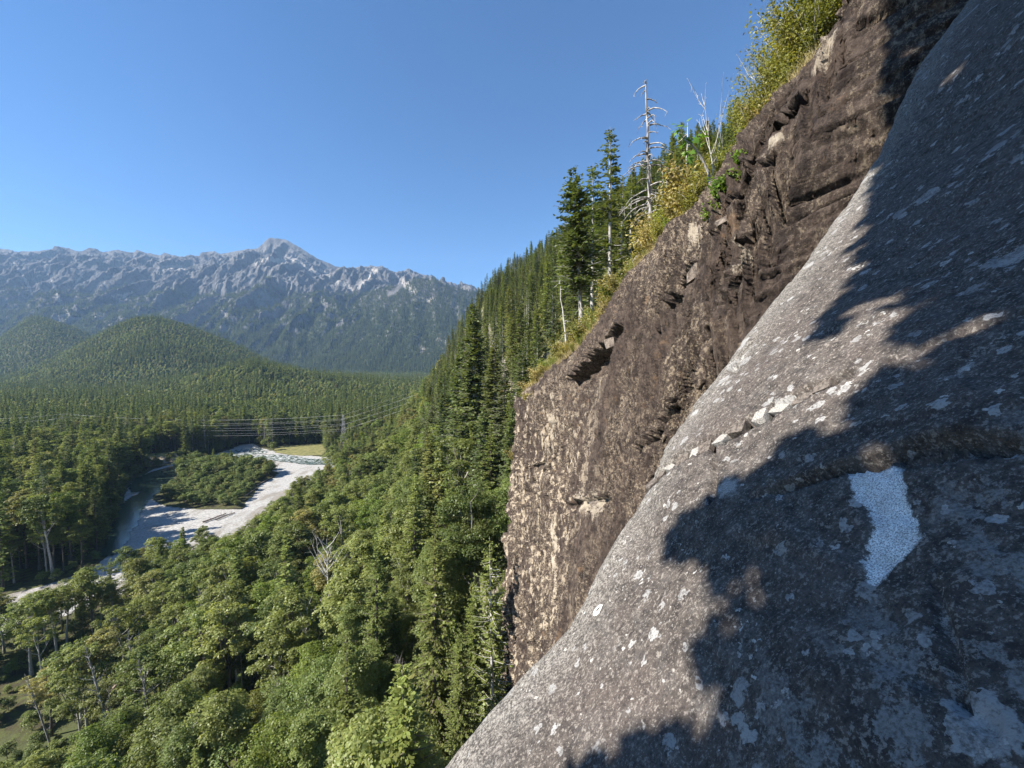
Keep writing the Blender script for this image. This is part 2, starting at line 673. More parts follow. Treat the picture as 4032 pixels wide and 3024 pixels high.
river_bed = struct(mesh_sheet('gravel_bar', CORR, -0.06, 1.1, M['gravel'], 0.03, 0.28, 4))
for wp in WATERS:
    struct(mesh_sheet('river', wp, 0.17, 1.2, M['water'], 0.0, 0.0, 8))
struct(mesh_sheet('river_island', ISLE, 0.5, 1.2, M['floor'], 0.12, 0.3, 12))
struct(mesh_sheet('meadow', gp([(1090, 1762), (1180, 1756), (1262, 1752), (1272, 1776), (1255, 1794), (1160, 1790), (1095, 1781)]), 0.35, 1.3, M['meadow'], 0.06, 0.3, 15))
CLEAR = gp([(-400, 3050), (-300, 2760), (60, 2700), (330, 2590), (520, 2530), (600, 2560), (480, 2700), (330, 2800), (120, 2950), (-60, 3100)])
struct(mesh_sheet('clearing', CLEAR, 0.12, 0.8, M['floor'], 0.04, 0.4, 21))

# eroded sandy bank beside the bend
b0, b1 = ground_pt(530, 1846), ground_pt(715, 1826)
n1, n2 = 60, 26
U, W = np.meshgrid(np.linspace(0, 1, n1), np.linspace(0, 1, n2))
dirv = b1 - b0
perp = np.array([-dirv[1], dirv[0]]) / np.linalg.norm(dirv)
if perp[1] < 0:
    perp = -perp
prof = np.interp(W, [0, 0.1, 0.34, 0.5, 1.0], [-0.4, 0.5, 5.2, 6.4, 5.6])
hgt = prof * np.interp(U, [0, 0.25, 0.75, 1], [0.8, 1.0, 0.95, 0.4])
off = W * 22 + 2.5 * fbm(U * 5, W * 2, 0, 3, 4) * np.sin(np.pi * np.clip(W * 2, 0, 1))
BX = b0[0] + dirv[0] * U + perp[0] * off
BY = b0[1] + dirv[1] * U + perp[1] * off
BZ = hgt + 0.7 * fbm(BX / 4, BY / 4, 0, 4, 14) * (W > 0.05)
V = np.stack([BX, BY, BZ], -1).reshape(-1, 3)
struct(link('river_bank', mesh_of('river_bank', [(V, grid_faces(n2, n1), 0)], [M['bank']], True)))

# ------------------------------------------------------------------ mountain
t = NT('mountain_rock_and_forest')
p = t.coord()
geo = t.n('ShaderNodeNewGeometry')
nz = t.n('ShaderNodeSeparateXYZ', Vector=geo.outputs['Normal']).outputs[2]
ez = t.n('ShaderNodeSeparateXYZ', Vector=p).outputs[2]
n1_ = t.noise(p, 0.0035, 8, 0.62)
n2_ = t.noise(t.scaled(p, (1, 0.35, 0.35)), 0.016, 8, 0.72)
n3_ = t.noise(p, 0.035, 6, 0.75)
rk = t.mix(t.step(n2_, 0.33, 0.68), (0.045, 0.043, 0.045), (0.205, 0.195, 0.19))
rk = t.mix(t.math('MULTIPLY', t.step(n3_, 0.52, 0.75), 0.4), rk, (0.30, 0.28, 0.265))
vg = t.mix(t.step(n3_, 0.3, 0.7), (0.026, 0.036, 0.020), (0.066, 0.080, 0.036))
vg = t.mix(t.math('MULTIPLY', t.step(n1_, 0.55, 0.7), 0.6), vg, (0.085, 0.105, 0.04))
k = t.math('ADD', 0.10, t.math('MULTIPLY', t.step(ez, 150.0, 900.0), 0.60))
k = t.math('ADD', k, t.math('MULTIPLY', t.math('SUBTRACT', n2_, 0.5), 1.5))
k = t.math('ADD', k, t.math('MULTIPLY', t.math('SUBTRACT', n1_, 0.5), 0.9))
k = t.math('ADD', k, t.math('MULTIPLY', t.math('SUBTRACT', n3_, 0.5), 1.1))
k = t.math('ADD', k, t.math('MULTIPLY', t.math('SUBTRACT', 0.66, nz), 0.9))
col = t.mix(t.step(k, 0.22, 0.36), vg, rk)
scm = t.math('ADD', t.attr('scree'), t.math('MULTIPLY', t.math('SUBTRACT', t.noise(p, 0.03, 6, 0.75), 0.5), 4.0))
col = t.mix(t.math('MULTIPLY', t.step(scm, 1.0, 0.3), 0.8), col, (0.44, 0.40, 0.35))
M['mountain'] = t.out(col, 0.95, n3_, 1.0, 22.0, 0.1)

RIDGE = [(-1200, 1010), (-700, 985), (-300, 975), (0, 965), (40, 975), (110, 985), (170, 982), (210, 985), (240, 970), (262, 965), (310, 975), (345, 985), (380, 970), (405, 976),
         (430, 985), (455, 983), (490, 978), (520, 985), (550, 990), (562, 978), (600, 990), (650, 1000), (668, 990), (700, 1000), (740, 1005), (770, 995), (800, 1008),
         (812, 988), (870, 985), (885, 992), (920, 988), (985, 977), (1030, 972), (1050, 958), (1066, 940), (1078, 930), (1105, 930), (1130, 936), (1165, 952), (1200, 975),
         (1240, 1000), (1270, 1017), (1330, 1040), (1410, 1066), (1440, 1050), (1465, 1040), (1520, 1052), (1570, 1066), (1600, 1062), (1640, 1066), (1690, 1080), (1720, 1100), (1800, 1115), (1860, 1125), (1930, 1158), (2000, 1200), (2200, 1290)]
SPUR = [(700, 1500), (820, 1420), (931, 1345), (1050, 1300), (1175, 1252), (1311, 1180), (1450, 1135), (1582, 1098), (1640, 1078), (1690, 1084), (1715, 1078), (1745, 1098), (1800, 1118), (1860, 1128), (1930, 1160), (2000, 1205), (2200, 1300)]
DM = 4700.0


def mountain(p, y):
    """p: lateral photo pixel, y: depth"""
    x = (p - CX) / F_PX * y
    q = np.array(RIDGE, float)
    zr = CAMZ + ray(q[:, 0], q[:, 1])[1] * DM
    u = (y - 2300) / (DM - 2300)
    top = np.interp(p, q[:, 0], zr)
    qs = np.linspace(-1300, 2300, 90)
    soft = np.interp(qs, q[:, 0], zr)
    soft = np.convolve(np.pad(soft, 4, 'edge'), np.ones(9) / 9, 'valid')
    k = sstep(0.82, 1.0, u)
    crest = np.interp(p, qs, soft) * (1 - k) + top * k
    prof = np.interp(u, [0, 0.15, 0.45, 0.72, 0.86, 0.95, 0.985, 1.0, 1.15], [0.02, 0.07, 0.30, 0.58, 0.72, 0.83, 0.935, 1.0, 0.7])
    z = crest * prof
    wx = x + 140 * fbm(x / 700, y / 700, 0, 3, 41)
    m = np.sin(np.clip(u, 0, 1) * math.pi) ** 0.7
    mt = sstep(1.0, 0.955, u) * sstep(0, 0.25, u)
    z = z + m * (250 * ridged(wx / 820, y / 2600, 0.3, 3, 31) + 150 * ridged(wx / 260 + 0.0004 * y, y / 900, 3.3, 4, 35))
    z = z + (0.22 + mt) * 44 * ridged(x / 90, y / 150, z / 160, 4, 37)
    z = z + (0.10 + mt) * 78 * ridged(wx / 170, y / 1300, 5.1, 4, 39)
    z = z + 20 * facets(x / 95 + 0.3 * fbm(x / 60, y / 60, 0, 2, 46), y / 150, 47) * sstep(350, 800, z) * (0.3 + 0.7 * mt)
    # stepped cliff bands
    zb = z + 40 * fbm(x / 300, y / 300, 2, 3, 44)
    z = z + 8 * np.sin(zb / 30.0) * m * sstep(300, 800, z)
    qq = np.array(SPUR, float)
    DS = 3350.0
    zs = np.interp(p, qq[:, 0], CAMZ + ray(qq[:, 0], qq[:, 1])[1] * DS) - 15
    us = (y - 2150) / (DS - 2150)
    sp = zs * np.interp(us, [0, 0.3, 0.7, 1.0, 1.25, 1.6], [0.02, 0.2, 0.62, 1.0, 0.85, 0.3])
    ms = np.sin(np.clip(us, 0, 1) * math.pi)
    sp = sp + ms * (85 * ridged(wx / 330, y / 1400, 6.3, 4, 51) + 14 * ridged(x / 60, y / 110, 0, 3, 57))
    sp = np.where(us > 1.7, 0, sp)
    return np.maximum(z, sp) - 25


pl = np.concatenate([np.linspace(-420, 2150, 840)])
dl = np.concatenate([np.linspace(2150, 3300, 130), np.linspace(3308, 4640, 170), np.linspace(4645, 4800, 26), np.linspace(4830, 5400, 12)])
PP, DD = np.meshgrid(pl, dl)
MZ = mountain(PP, DD)
MX = (PP - CX) / F_PX * DD
mpx, mpy = to_px(MX, DD, MZ)
scree = np.full(MX.shape, 9.0)
for pts, wd_ in (([(40, 1015), (85, 1075), (115, 1130), (125, 1160)], 7), ([(115, 1105), (150, 1085), (200, 1083), (212, 1120), (222, 1145)], 6), ([(222, 1145), (232, 1185), (262, 1215), (270, 1235), (235, 1245)], 8), ([(300, 1110), (330, 1075)], 8),
                 ([(370, 1235), (400, 1250), (430, 1275)], 12), ([(1330, 1110), (1370, 1130), (1390, 1140)], 12), ([(1300, 1090), (1280, 1075), (1260, 1060)], 7), ([(1590, 1110), (1640, 1150), (1665, 1180), (1700, 1185)], 16), ([(1655, 1370), (1680, 1385)], 18), ([(1735, 1340), (1770, 1380)], 22),
                 ([(1420, 1130), (1450, 1090), (1480, 1060)], 14), ([(640, 1055), (700, 1050), (730, 1060)], 12), ([(850, 1185), (880, 1230), (900, 1260)], 7), ([(1005, 1040), (1060, 1020), (1120, 1030)], 14), ([(440, 1170), (520, 1150), (470, 1180)], 9), ([(1790, 1150), (1780, 1210), (1800, 1250)], 9), ([(1130, 1010), (1190, 1040), (1250, 1080)], 9)):
    d_, _ = seg_dist(mpx, mpy, pts)
    scree = np.minimum(scree, d_ / wd_)
V = np.stack([MX, DD, MZ], -1).reshape(-1, 3)
struct(link('mountain', mesh_of('mountain', [(V, grid_faces(len(dl), len(pl)), 0)], [M['mountain']], True, {'scree': scree})))

# ------------------------------------------------------------------ the cliff across the gap
CREST = [(3560, -260, 9.6), (3480, -120, 10.0), (3400, 0, 10.4), (3250, 160, 10.8), (3100, 330, 11.6), (2950, 600, 13.2), (2800, 770, 15.2), (2650, 905, 18.5), (2500, 1065, 24.0),
         (2420, 1190, 28.0), (2300, 1345, 33.0), (2180, 1440, 37.0), (2085, 1535, 41.0), (2055, 1610, 43.0)]
CP = np.vstack([[[12.8, 6.9, 84.0], [11.7, 7.8, 83.0], [10.7, 8.7, 82.0]], [P(*c) for c in CREST]])
CYY, CXX, CZZ = CP[:, 1], CP[:, 0], CP[:, 2]


def crest_x(y):
    return np.interp(y, CYY, CXX)


def crest_z(y):
    return np.interp(y, CYY, CZZ)


def wall_x(y, z):
    k = np.interp(y, [9, 12, 16, 25, 38, 43], [0.33, 0.22, 0.16, 0.11, 0.06, 0.015])
    dz = np.maximum(crest_z(y) - z, 0)
    lean = 1 - np.exp(-dz / 6.0)
    top = 0.9 * np.exp(-dz / 1.3)
    return crest_x(y) - k * dz - 0.9 * lean * np.interp(y, [9, 20, 40, 43], [0.6, 1, 0.8, 0.0]) + top - 0.9


def hit_wall(px, py):
    a, b = ray(px, py)
    d = np.linspace(9.5, 43, 1400)
    f = a * d - wall_x(d, CAMZ + b * d)
    i = np.argmax(f > 0) if (f > 0).any() else len(d) - 1
    return np.array([d[i], CAMZ + b * d[i]])


RECESS = [  # pixel polyline, lip height (m), depth (m)
    ([(2245, 1515), (2310, 1450), (2370, 1385), (2435, 1300)], 1.0, 1.7),
    ([(2620, 1200), (2690, 1115), (2745, 1030)], 0.5, 1.1),
    ([(2800, 930), (2870, 820), (2980, 700)], 0.22, 0.6),
    ([(2860, 1170), (2960, 1060), (3060, 985), (3200, 880)], 0.34, 1.0),
    ([(2800, 1290), (2900, 1190), (3020, 1090)], 0.25, 0.7),
    ([(3120, 480), (3210, 410), (3290, 370)], 0.42, 1.1),
    ([(3265, 400), (3330, 280), (3420, 150), (3500, 30)], 0.32, 0.8),
    ([(2940, 660), (3050, 540), (3140, 430)], 0.18, 0.6),
    ([(3040, 820), (3130, 730), (3230, 640)], 0.18, 0.5),
    ([(2490, 1770), (2570, 1690), (2650, 1600)], 0.34, 0.9),
    ([(2120, 1835), (2150, 1815)], 0.45, 0.8),
    ([(2255, 1995), (2330, 1970), (2385, 1950)], 0.45, 0.8),
    ([(2140, 1860), (2200, 1800), (2235, 1760)], 0.25, 0.5),
]
# plan positions: along the wall, then around its far corner
ys_ = np.concatenate([np.exp(np.linspace(math.log(6.9), math.log(43.0), 560)), ])
th = np.linspace(0.08, 1.0, 18) * math.radians(100)
ny = len(ys_) + len(th) + 10
zs_top = np.linspace(0, 1, 520)
rows = []
PRE = np.linspace(12, 0.25, 60)
Yg = np.concatenate([6.9 + 0.0 * PRE, ys_, 43.0 + 1.6 * np.sin(th), np.full(10, 43.0 + 1.6 * math.sin(math.radians(100))) - np.linspace(0.1, 2.0, 10)])
dXg = np.concatenate([PRE, np.zeros(len(ys_)), 1.6 * (1 - np.cos(th)), 1.6 * (1 - math.cos(math.radians(100))) + np.linspace(1, 14, 10)])
ycl = np.minimum(Yg, 43.0)
ycl[:60] = 6.9
ZC = crest_z(ycl)
depth_scale = ycl / 43.0
bot = CAMZ - (6 + 41 * depth_scale)
vv = zs_top ** 1.15
YY = np.repeat(Yg[:, None], len(vv), 1)
YC = np.repeat(ycl[:, None], len(vv), 1)
ZZ = ZC[:, None] + (bot - ZC)[:, None] * vv[None]
XX = wall_x(YC, ZZ) + dXg[:, None]
# drape the top back over the crest
tx = np.gradient(np.stack([XX, YY, ZZ], -1), axis=0)
tz = np.gradient(np.stack([XX, YY, ZZ], -1), axis=1)
NN = np.cross(tx, tz)
NN /= np.linalg.norm(NN, axis=-1)[..., None] + 1e-9
if NN[100, 200, 0] > 0:
    NN = -NN
# strata run gently down into the distance
ca, sa = math.cos(math.radians(-16)), math.sin(math.radians(-16))
sa_ = YY * ca + ZZ * sa
sb_ = -YY * sa + ZZ * ca
warp = 0.7 * fbm(YY / 3, ZZ / 3, 0, 4, 61)
disp = np.interp(YY, [9, 30, 42], [0.75, 0.9, 1.7]) * fbm(YY / 7, ZZ / 7, XX / 9, 4, 62)
fine = np.interp(YY, [9, 20, 43], [0.55, 0.8, 1.25])
saw_c = (sb_ / (1.5 * fine) + warp * 1.2 + 0.35 * fbm(sa_ / 4, sb_ / 2, 0, 3, 66))
saw = saw_c - np.floor(saw_c)
ledge = np.where(saw > 0.16, (saw - 0.16) / 0.84, 1 - saw / 0.16)      # slow rise, fast drop = small overhangs
mask = sstep(-0.40, 0.20, fbm(sa_ / 5, sb_ / 2.2, 3, 3, 63))
wa = sa_ + 0.5 * fbm(YY / 0.8, ZZ / 0.8, 0, 3, 72)
wb = sb_ + 0.25 * fbm(YY / 0.6, ZZ / 0.6, 4, 3, 73)
fm = sstep(-0.25, 0.35, fbm(sa_ / 6, sb_ / 3, 5, 3, 74))
disp += 0.22 * fine * fm * facets(wa / 2.6 / fine, wb / 0.8 / fine, 75)
fm2 = sstep(-0.15, 0.3, fbm(sa_ / 3, sb_ / 1.6, 9, 3, 76))
disp += 0.10 * fine * fm2 * facets(wa / 0.8 / fine, wb / 0.3 / fine, 77)
disp += (ledge - 0.5) * 0.75 * fine * mask
saw2c = sb_ / 0.45 / fine + 1.4 * fbm(sa_ / 1.6, sb_ / 0.8, 0, 3, 67)
saw2 = saw2c - np.floor(saw2c)
mask2 = sstep(0.0, 0.4, fbm(sa_ / 2.4, sb_ / 1.1, 8, 3, 68))
disp += (saw2 - 0.5) * 0.24 * fine * mask2
disp += 0.20 * fine * fbm(sa_ / 1.8, sb_ / 0.7, 0, 5, 64, 0.55)
disp += 0.08 * fine * ridged(YY / 0.45, ZZ / 0.7, XX, 4, 65)
crack_n = np.abs(noise3(sa_ / 6.5 + 0.3 * warp, sb_ / 1.25 / fine + 0.25 * warp, 2.5, 86))
disp -= 0.55 * fine * sstep(0.085, 0.0, crack_n) * sstep(-0.25, 0.15, fbm(sa_ / 5, sb_ / 4, 6, 2, 87))
crack_m = np.abs(noise3(sa_ / 2.4, sb_ / 0.55 / fine + 0.4 * warp, 7.5, 88))
disp -= 0.22 * fine * sstep(0.10, 0.0, crack_m) * sstep(-0.05, 0.3, fbm(sa_ / 3, sb_ / 2, 9, 2, 89))
rib = ridged(YY / 2.2 + 0.3 * warp, ZZ / 22, 0, 3, 69)                    # vertical ribs low on the wall
disp += 0.30 * rib * sstep(CAMZ - 3, CAMZ - 14, ZZ) * np.clip((YY - 18) / 12, 0, 1)
fresh = np.full(YY.shape, 9.0)
for pts, hw, dp in RECESS:
    if hw < 0.9:
        hw, dp = hw * 0.62, dp * 0.8
    q = np.array([hit_wall(a, b) for a, b in pts])
    q = q[np.argsort(q[:, 0])]
    ya, yb = q[0, 0], q[-1, 0]
    span = max(yb - ya, 0.3)
    fr = (YY + 0.2 * warp - ya) / span
    inside = sstep(-0.15, 0.12, fr) * (1 - sstep(0.88, 1.15, fr))
    zl = np.interp(YY, q[:, 0], q[:, 1]) + 1.1 * hw * fbm(YY / (3.5 * hw), ZZ / (3.5 * hw), 2, 4, 79)
    sgn = ZZ - zl                                                # sharp lip above, ramp below
    cut = np.where(sgn > 0, 1 - sstep(hw * 0.25, hw * 0.45, sgn), 1 - np.clip(-sgn / (hw * 2.4), 0, 1) ** 0.8)
    disp -= dp * cut * inside * (0.85 + 0.5 * fbm(YY / (hw * 2), ZZ / hw, 4, 3, 80))
    disp += 0.22 * dp * inside * np.where(sgn > 0, np.exp(-np.maximum(sgn - hw * 0.4, 0) / (hw * 1.5)), 0) * (sgn > hw * 0.3)
PALE = [([(2190, 1560), (2185, 1680), (2180, 1780)], 0.3), ([(2190, 2060), (2205, 2150), (2195, 2220), (2215, 2360)], 0.4), ([(2300, 1985), (2350, 1985)], 0.5), ([(2185, 2040), (2200, 2180), (2195, 2250)], 0.3),
        ([(2745, 915), (2765, 945)], 0.25), ([(2930, 930), (2930, 1000), (2940, 1050)], 0.14), ([(3080, 590), (3100, 560)], 0.12), ([(3560, 150), (3490, 230), (3430, 290)], 0.12)]
pale = np.full(YY.shape, 9.0)
for pts, hw in PALE:
    q = np.array([hit_wall(a, b) for a, b in pts])
    d, _ = seg_dist(YY, ZZ, q)
    pale = np.minimum(pale, d / hw)
edge = sstep(0.0, 0.02, vv)[None]
disp = disp * (0.25 + 0.75 * edge)
PT = np.stack([XX, YY, ZZ], -1) + NN * disp[..., None]
# lap over the crest
lap = np.stack([np.stack([PT[:, 0, 0] + k, PT[:, 0, 1], PT[:, 0, 2] + h], -1) for k, h in ((2.6, 0.3), (1.6, 0.25), (0.8, 0.2), (0.3, 0.12))], 1)
PT = np.concatenate([lap, PT], 1)
pale = np.concatenate([np.repeat(pale[:, :1], 4, 1), pale], 1)

t = NT('cliff_rock')
p = t.coord()
yy = t.n('ShaderNodeSeparateXYZ', Vector=p).outputs
big = t.noise(p, 0.30, 4, 0.6)
med = t.noise(t.scaled(p, (1.0, 1.0, 0.55)), 1.1, 5, 0.65)
st = t.noise(t.scaled(p, (1.6, 1.6, 0.10)), 1.3, 6, 0.7)              # water streaks down the face
st2 = t.noise(t.scaled(p, (3.0, 3.0, 0.22)), 1.5, 6, 0.72)
gr = t.noise(t.scaled(p, (1.0, 1.0, 0.55)), 5.5, 6, 0.78)
gf = t.noise(t.scaled(p, (1.0, 1.0, 0.7)), 13.0, 5, 0.8)
col = t.mix(t.step(gr, 0.32, 0.68), (0.022, 0.016, 0.014), (0.098, 0.073, 0.060))
col = t.mix(t.math('MULTIPLY', t.step(med, 0.50, 0.66), 0.5), col, (0.125, 0.092, 0.073))
tz_ = t.step(t.math('ADD', t.math('MULTIPLY', t.noise(t.scaled(p, (1, 1, 0.6)), 0.22, 3, 0.5), 1.1), t.math('MULTIPLY', st2, 0.55)), 0.72, 0.94)
tanm = t.math('MULTIPLY', t.step(t.math('ADD', t.math('MULTIPLY', gf, 0.55), t.math('MULTIPLY', gr, 0.45)), 0.49, 0.58), tz_)
col = t.mix(t.math('MULTIPLY', tanm, 0.75), col, (0.37, 0.30, 0.215))
spk = t.math('MULTIPLY', t.step(t.noise(p, 24.0, 3, 0.6), 0.60, 0.68), 0.5)
col = t.mix(t.math('MULTIPLY', spk, t.math('ADD', 0.25, t.math('MULTIPLY', tz_, 0.75))), col, (0.34, 0.29, 0.23))
lowm = t.math('MULTIPLY', t.step(yy[2], 72.0, 62.0), t.step(yy[1], 15.0, 26.0))
streak = t.math('MULTIPLY', t.step(st, 0.52, 0.60), lowm)
col = t.mix(t.math('MULTIPLY', t.math('MULTIPLY', streak, 0.95), t.step(gr, 0.33, 0.50)), col, (0.44, 0.365, 0.275))
dk = t.math('MULTIPLY', t.step(st, 0.47, 0.36), 0.75)
col = t.mix(dk, col, (0.030, 0.022, 0.020))
org = t.math('MULTIPLY', t.step(t.noise(p, 0.9, 5, 0.7), 0.60, 0.70), 0.35)
col = t.mix(org, col, (0.26, 0.16, 0.09))
pl_ = t.math('ADD', t.attr('pale'), t.math('MULTIPLY', t.math('SUBTRACT', t.noise(t.scaled(p, (1, 1, 0.3)), 3.0, 6, 0.85), 0.5), 7.0))
col = t.mix(t.math('MULTIPLY', t.step(pl_, 1.2, 0.2), 0.75), col, (0.50, 0.43, 0.34))
M['cliff'] = t.out(col, 0.85, t.math('ADD', gr, t.math('MULTIPLY', gf, 0.6)), 0.9, 0.16, 0.2)
cliff = struct(link('cliff', mesh_of('cliff', [(PT.reshape(-1, 3), grid_faces(PT.shape[0], PT.shape[1], NN[100, 200, 0] < 0), 0)], [M['cliff']], True,
                                     {'pale': pale})))

# slope above the crest
def clifftop(x, y):
    yc = np.clip(y, 6.9, 43.0)
    dx = x - crest_x(yc)
    z = crest_z(yc) - 0.25 + np.where(dx > 0, 0.62 * dx, 0.35 * dx)
    far = sstep(42, 52, y)
    z = z * (1 - far) + H(x, y) * far
    return z + 0.35 * fbm(x / 3, y / 3, 0, 4, 71) * np.clip(dx, 0, 1)


yc_ = np.linspace(6.9, 56, 240)
xc_ = np.linspace(0.0, 1, 90)
xo = 0.12 + xc_ ** 1.6 * 46
GY = np.repeat(yc_[:, None], len(xo), 1)
GX = crest_x(np.clip(GY, 6.9, 43)) + xo[None] + np.clip(GY - 43, 0, 20)[...] * 0.2
GZ = clifftop(GX, GY)
t = NT('clifftop_soil')
p = t.coord()
g = t.noise(p, 1.1, 6, 0.7)
col = t.mix(t.step(g, 0.35, 0.65), (0.10, 0.085, 0.035), (0.30, 0.25, 0.10))
M['soil'] = t.out(col, 0.95, g, 0.6, 0.2)
struct(link('clifftop_slope', mesh_of('clifftop_slope', [(np.stack([GX, GY, GZ], -1).reshape(-1, 3), grid_faces(len(yc_), len(xo), True), 0)], [M['soil']], True)))

# ------------------------------------------------------------------ the near slab
EDGE = [(980, 3900, 2.35), (1340, 3400, 2.65), (1660, 3024, 2.95), (1880, 2800, 3.15), (2035, 2620, 3.35), (2160, 2485, 3.5), (2232, 2400, 3.62), (2318, 2265, 3.8), (2400, 2130, 4.05), (2510, 1940, 4.4),
        (2600, 1780, 4.7), (2720, 1585, 5.05), (2860, 1400, 5.4), (3000, 1235, 5.75), (3150, 1040, 6.1), (3300, 830, 6.5), (3400, 650, 6.75), (3490, 460, 7.0), (3600, 280, 7.3), (3780, 0, 7.8), (4000, -350, 8.4), (4250, -800, 9.0)]
EP = np.array([P(*e) for e in EDGE])
# plane through near-right point and the edge, containing roughly the view direction
cen = EP.mean(0)
e_dir = EP[-3] - EP[2]
e_dir /= np.linalg.norm(e_dir)
near = P(4032, 2300, 1.30)
c_dir = near - EP[11]
n_sl = np.cross(e_dir, c_dir)
n_sl /= np.linalg.norm(n_sl)
if n_sl[0] > 0:
    n_sl = -n_sl
up_s = np.array([0, 0, 1.0]) - n_sl * n_sl[2]
up_s /= np.linalg.norm(up_s)                     # up the slab
hor_s = np.cross(up_s, n_sl)
if hor_s[1] < 0:
    hor_s = -hor_s                               # away along the slab
O_S = EP[11]


def slab_uv(pt):
    d = np.asarray(pt) - O_S
    return d @ hor_s, d @ up_s


def slab_px(px, py):
    a, b = ray(px, py)
    dv = np.array([a, 1.0, b])
    tt = ((O_S - np.array([0, 0, CAMZ])) @ n_sl) / (dv @ n_sl)
    return np.array(slab_uv(np.array([0, 0, CAMZ]) + dv * tt))


EU, EV = slab_uv(EP)
EN = (EP - O_S) @ n_sl                           # how far the edge bows off the plane
vs = np.concatenate([np.linspace(EV.min(), slab_px(3000, 3024)[1], 30)[:-1], np.linspace(slab_px(3000, 3024)[1], EV.max(), 560)])
ue = np.interp(vs, EV, EU)
en = np.interp(vs, EV, EN)
ue = ue + 0.05 * fbm(vs / 0.7, 0, 0, 4, 80)
tq = np.linspace(0, 1, 430) ** 1.0
u_near = -7.2
R0 = 0.32
th = np.linspace(0, math.radians(112), 26)
cols_u, rows_ = [], []
# from behind the camera to the edge: denser near the middle of the picture
Uq = u_near + (ue[:, None] - R0 - u_near) * tq[None]
bow = en[:, None] * sstep(0.0, 1.0, tq)[None]
base = O_S + Uq[..., None] * hor_s + vs[:, None, None] * up_s + bow[..., None] * n_sl
cx_ = (ue - R0)[:, None] + R0 * np.sin(th)[None]
cn_ = en[:, None] - R0 * (1 - np.cos(th))[None]
arc = O_S + cx_[..., None] * hor_s + vs[:, None, None] * up_s + cn_[..., None] * n_sl
lastu, lastn = cx_[:, -1], cn_[:, -1]
ext = np.linspace(0.12, 5.0, 16)
exu = lastu[:, None] + ext[None] * math.cos(math.radians(112))
exn = lastn[:, None] - ext[None] * math.sin(math.radians(112))
extp = O_S + exu[..., None] * hor_s + vs[:, None, None] * up_s + exn[..., None] * n_sl
SP = np.concatenate([base, arc[:, 1:], extp], 1)
SU = np.concatenate([Uq, cx_[:, 1:], exu], 1)
SV = np.repeat(vs[:, None], SU.shape[1], 1)
a_ = np.gradient(SP, axis=0)
b_ = np.gradient(SP, axis=1)
SN = np.cross(a_, b_)
SN /= np.linalg.norm(SN, axis=-1)[..., None] + 1e-9
if SN[300, 100] @ n_sl < 0:
    SN = -SN
sx_, sy_, sz_ = SP[..., 0], SP[..., 1], SP[..., 2]
disp = 0.10 * fbm(SU / 2.4, SV / 3.0, 0, 3, 81) + 0.03 * fbm(SU / 0.7, SV / 0.9, 0, 4, 82) + 0.007 * fbm(sx_ / 0.09, sy_ / 0.09, sz_ / 0.09, 3, 83)

qf = fbm(SU / 2.6 + 0.25 * SV, SV / 1.6, 11, 5, 101, 0.45) * 7
qs_ = qf - np.floor(qf)
disp += 0.016 * (np.floor(qf) + sstep(0.0, 0.10, qs_))                 # thin exfoliation sheets


def sl(pts):
    return np.array([slab_px(a, b) for a, b in pts])


jit = 0.022 * fbm(SU / 0.25, SV / 0.25, 0, 3, 84)
jit2 = 0.022 * fbm(SU / 0.25, SV / 0.25, 5, 3, 85)
BAND = sl([(2525, 1945), (2590, 1895), (2660, 1850), (2750, 1800), (2850, 1750), (2960, 1690), (3060, 1635), (3180, 1560), (3310, 1495)])
d, fr = seg_dist(SU + jit, SV + jit2, BAND)
above = SV - np.interp(SU, BAND[::-1, 0] if BAND[0, 0] > BAND[-1, 0] else BAND[:, 0], BAND[::-1, 1] if BAND[0, 0] > BAND[-1, 0] else BAND[:, 1])
bw = 0.17 * (0.55 + 0.45 * np.sin(fr * math.pi))
inb = sstep(bw, bw * 0.75, d) * (above > 0)
disp -= 0.14 * inb                                              # trough holding broken blocks
disp -= 0.26 * sstep(0.045, 0.015, d) * sstep(-0.2, 0.15, fbm(SU / 0.25, SV / 0.25, 3, 2, 103) + 0.15)
LIP = sl([(2900, 1985), (3050, 1935), (3200, 1885), (3330, 1840), (3440, 1815), (3560, 1765), (3700, 1722), (3840, 1712), (3950, 1722), (4100, 1745)])
d, fr = seg_dist(SU + jit, SV + jit2, LIP)
oi = np.argsort(LIP[:, 0])
above = SV - np.interp(SU, LIP[oi, 0], LIP[oi, 1])
disp += 0.03 * np.where(above > 0, np.exp(-d / 0.30), 0) * np.clip(np.sin(fr * math.pi) * 1.6, 0.1, 1)
disp -= 0.20 * sstep(0.038, 0.012, d) * np.clip(np.sin(fr * math.pi) * 2.2 - 0.2, 0, 1)
CRACKS = [([(2818, 1780), (2822, 1860), (2816, 1985)], 0.02, 0.05), ([(3540, 1808), (3680, 1775), (3800, 1745), (3960, 1728)], 0.018, 0.05), ([(3660, 2280), (3720, 2480), (3760, 2620), (3780, 2790)], 0.01, 0.02),
          ([(2930, 1290), (2985, 1200), (3020, 1150)], 0.03, 0.06), ([(2900, 1460), (2870, 1440), (2960, 1330)], 0.03, 0.07), ([(3640, 2700), (3760, 2760), (3900, 2860)], 0.02, 0.02),
          ([(2270, 2480), (2330, 2420), (2420, 2390)], 0.006, 0.008), ([(4032, 1190), (3700, 1320), (3500, 1420)], 0.015, 0.02)]
crk = np.full(SU.shape, 9.0)
for pts, hw, dp in CRACKS:
    d, fr = seg_dist(SU + jit, SV + jit2, sl(pts))
    hw = max(hw * 1.7, 0.022)
    disp -= dp * 1.4 * sstep(hw * 1.3, hw * 0.3, d)
    crk = np.minimum(crk, d)
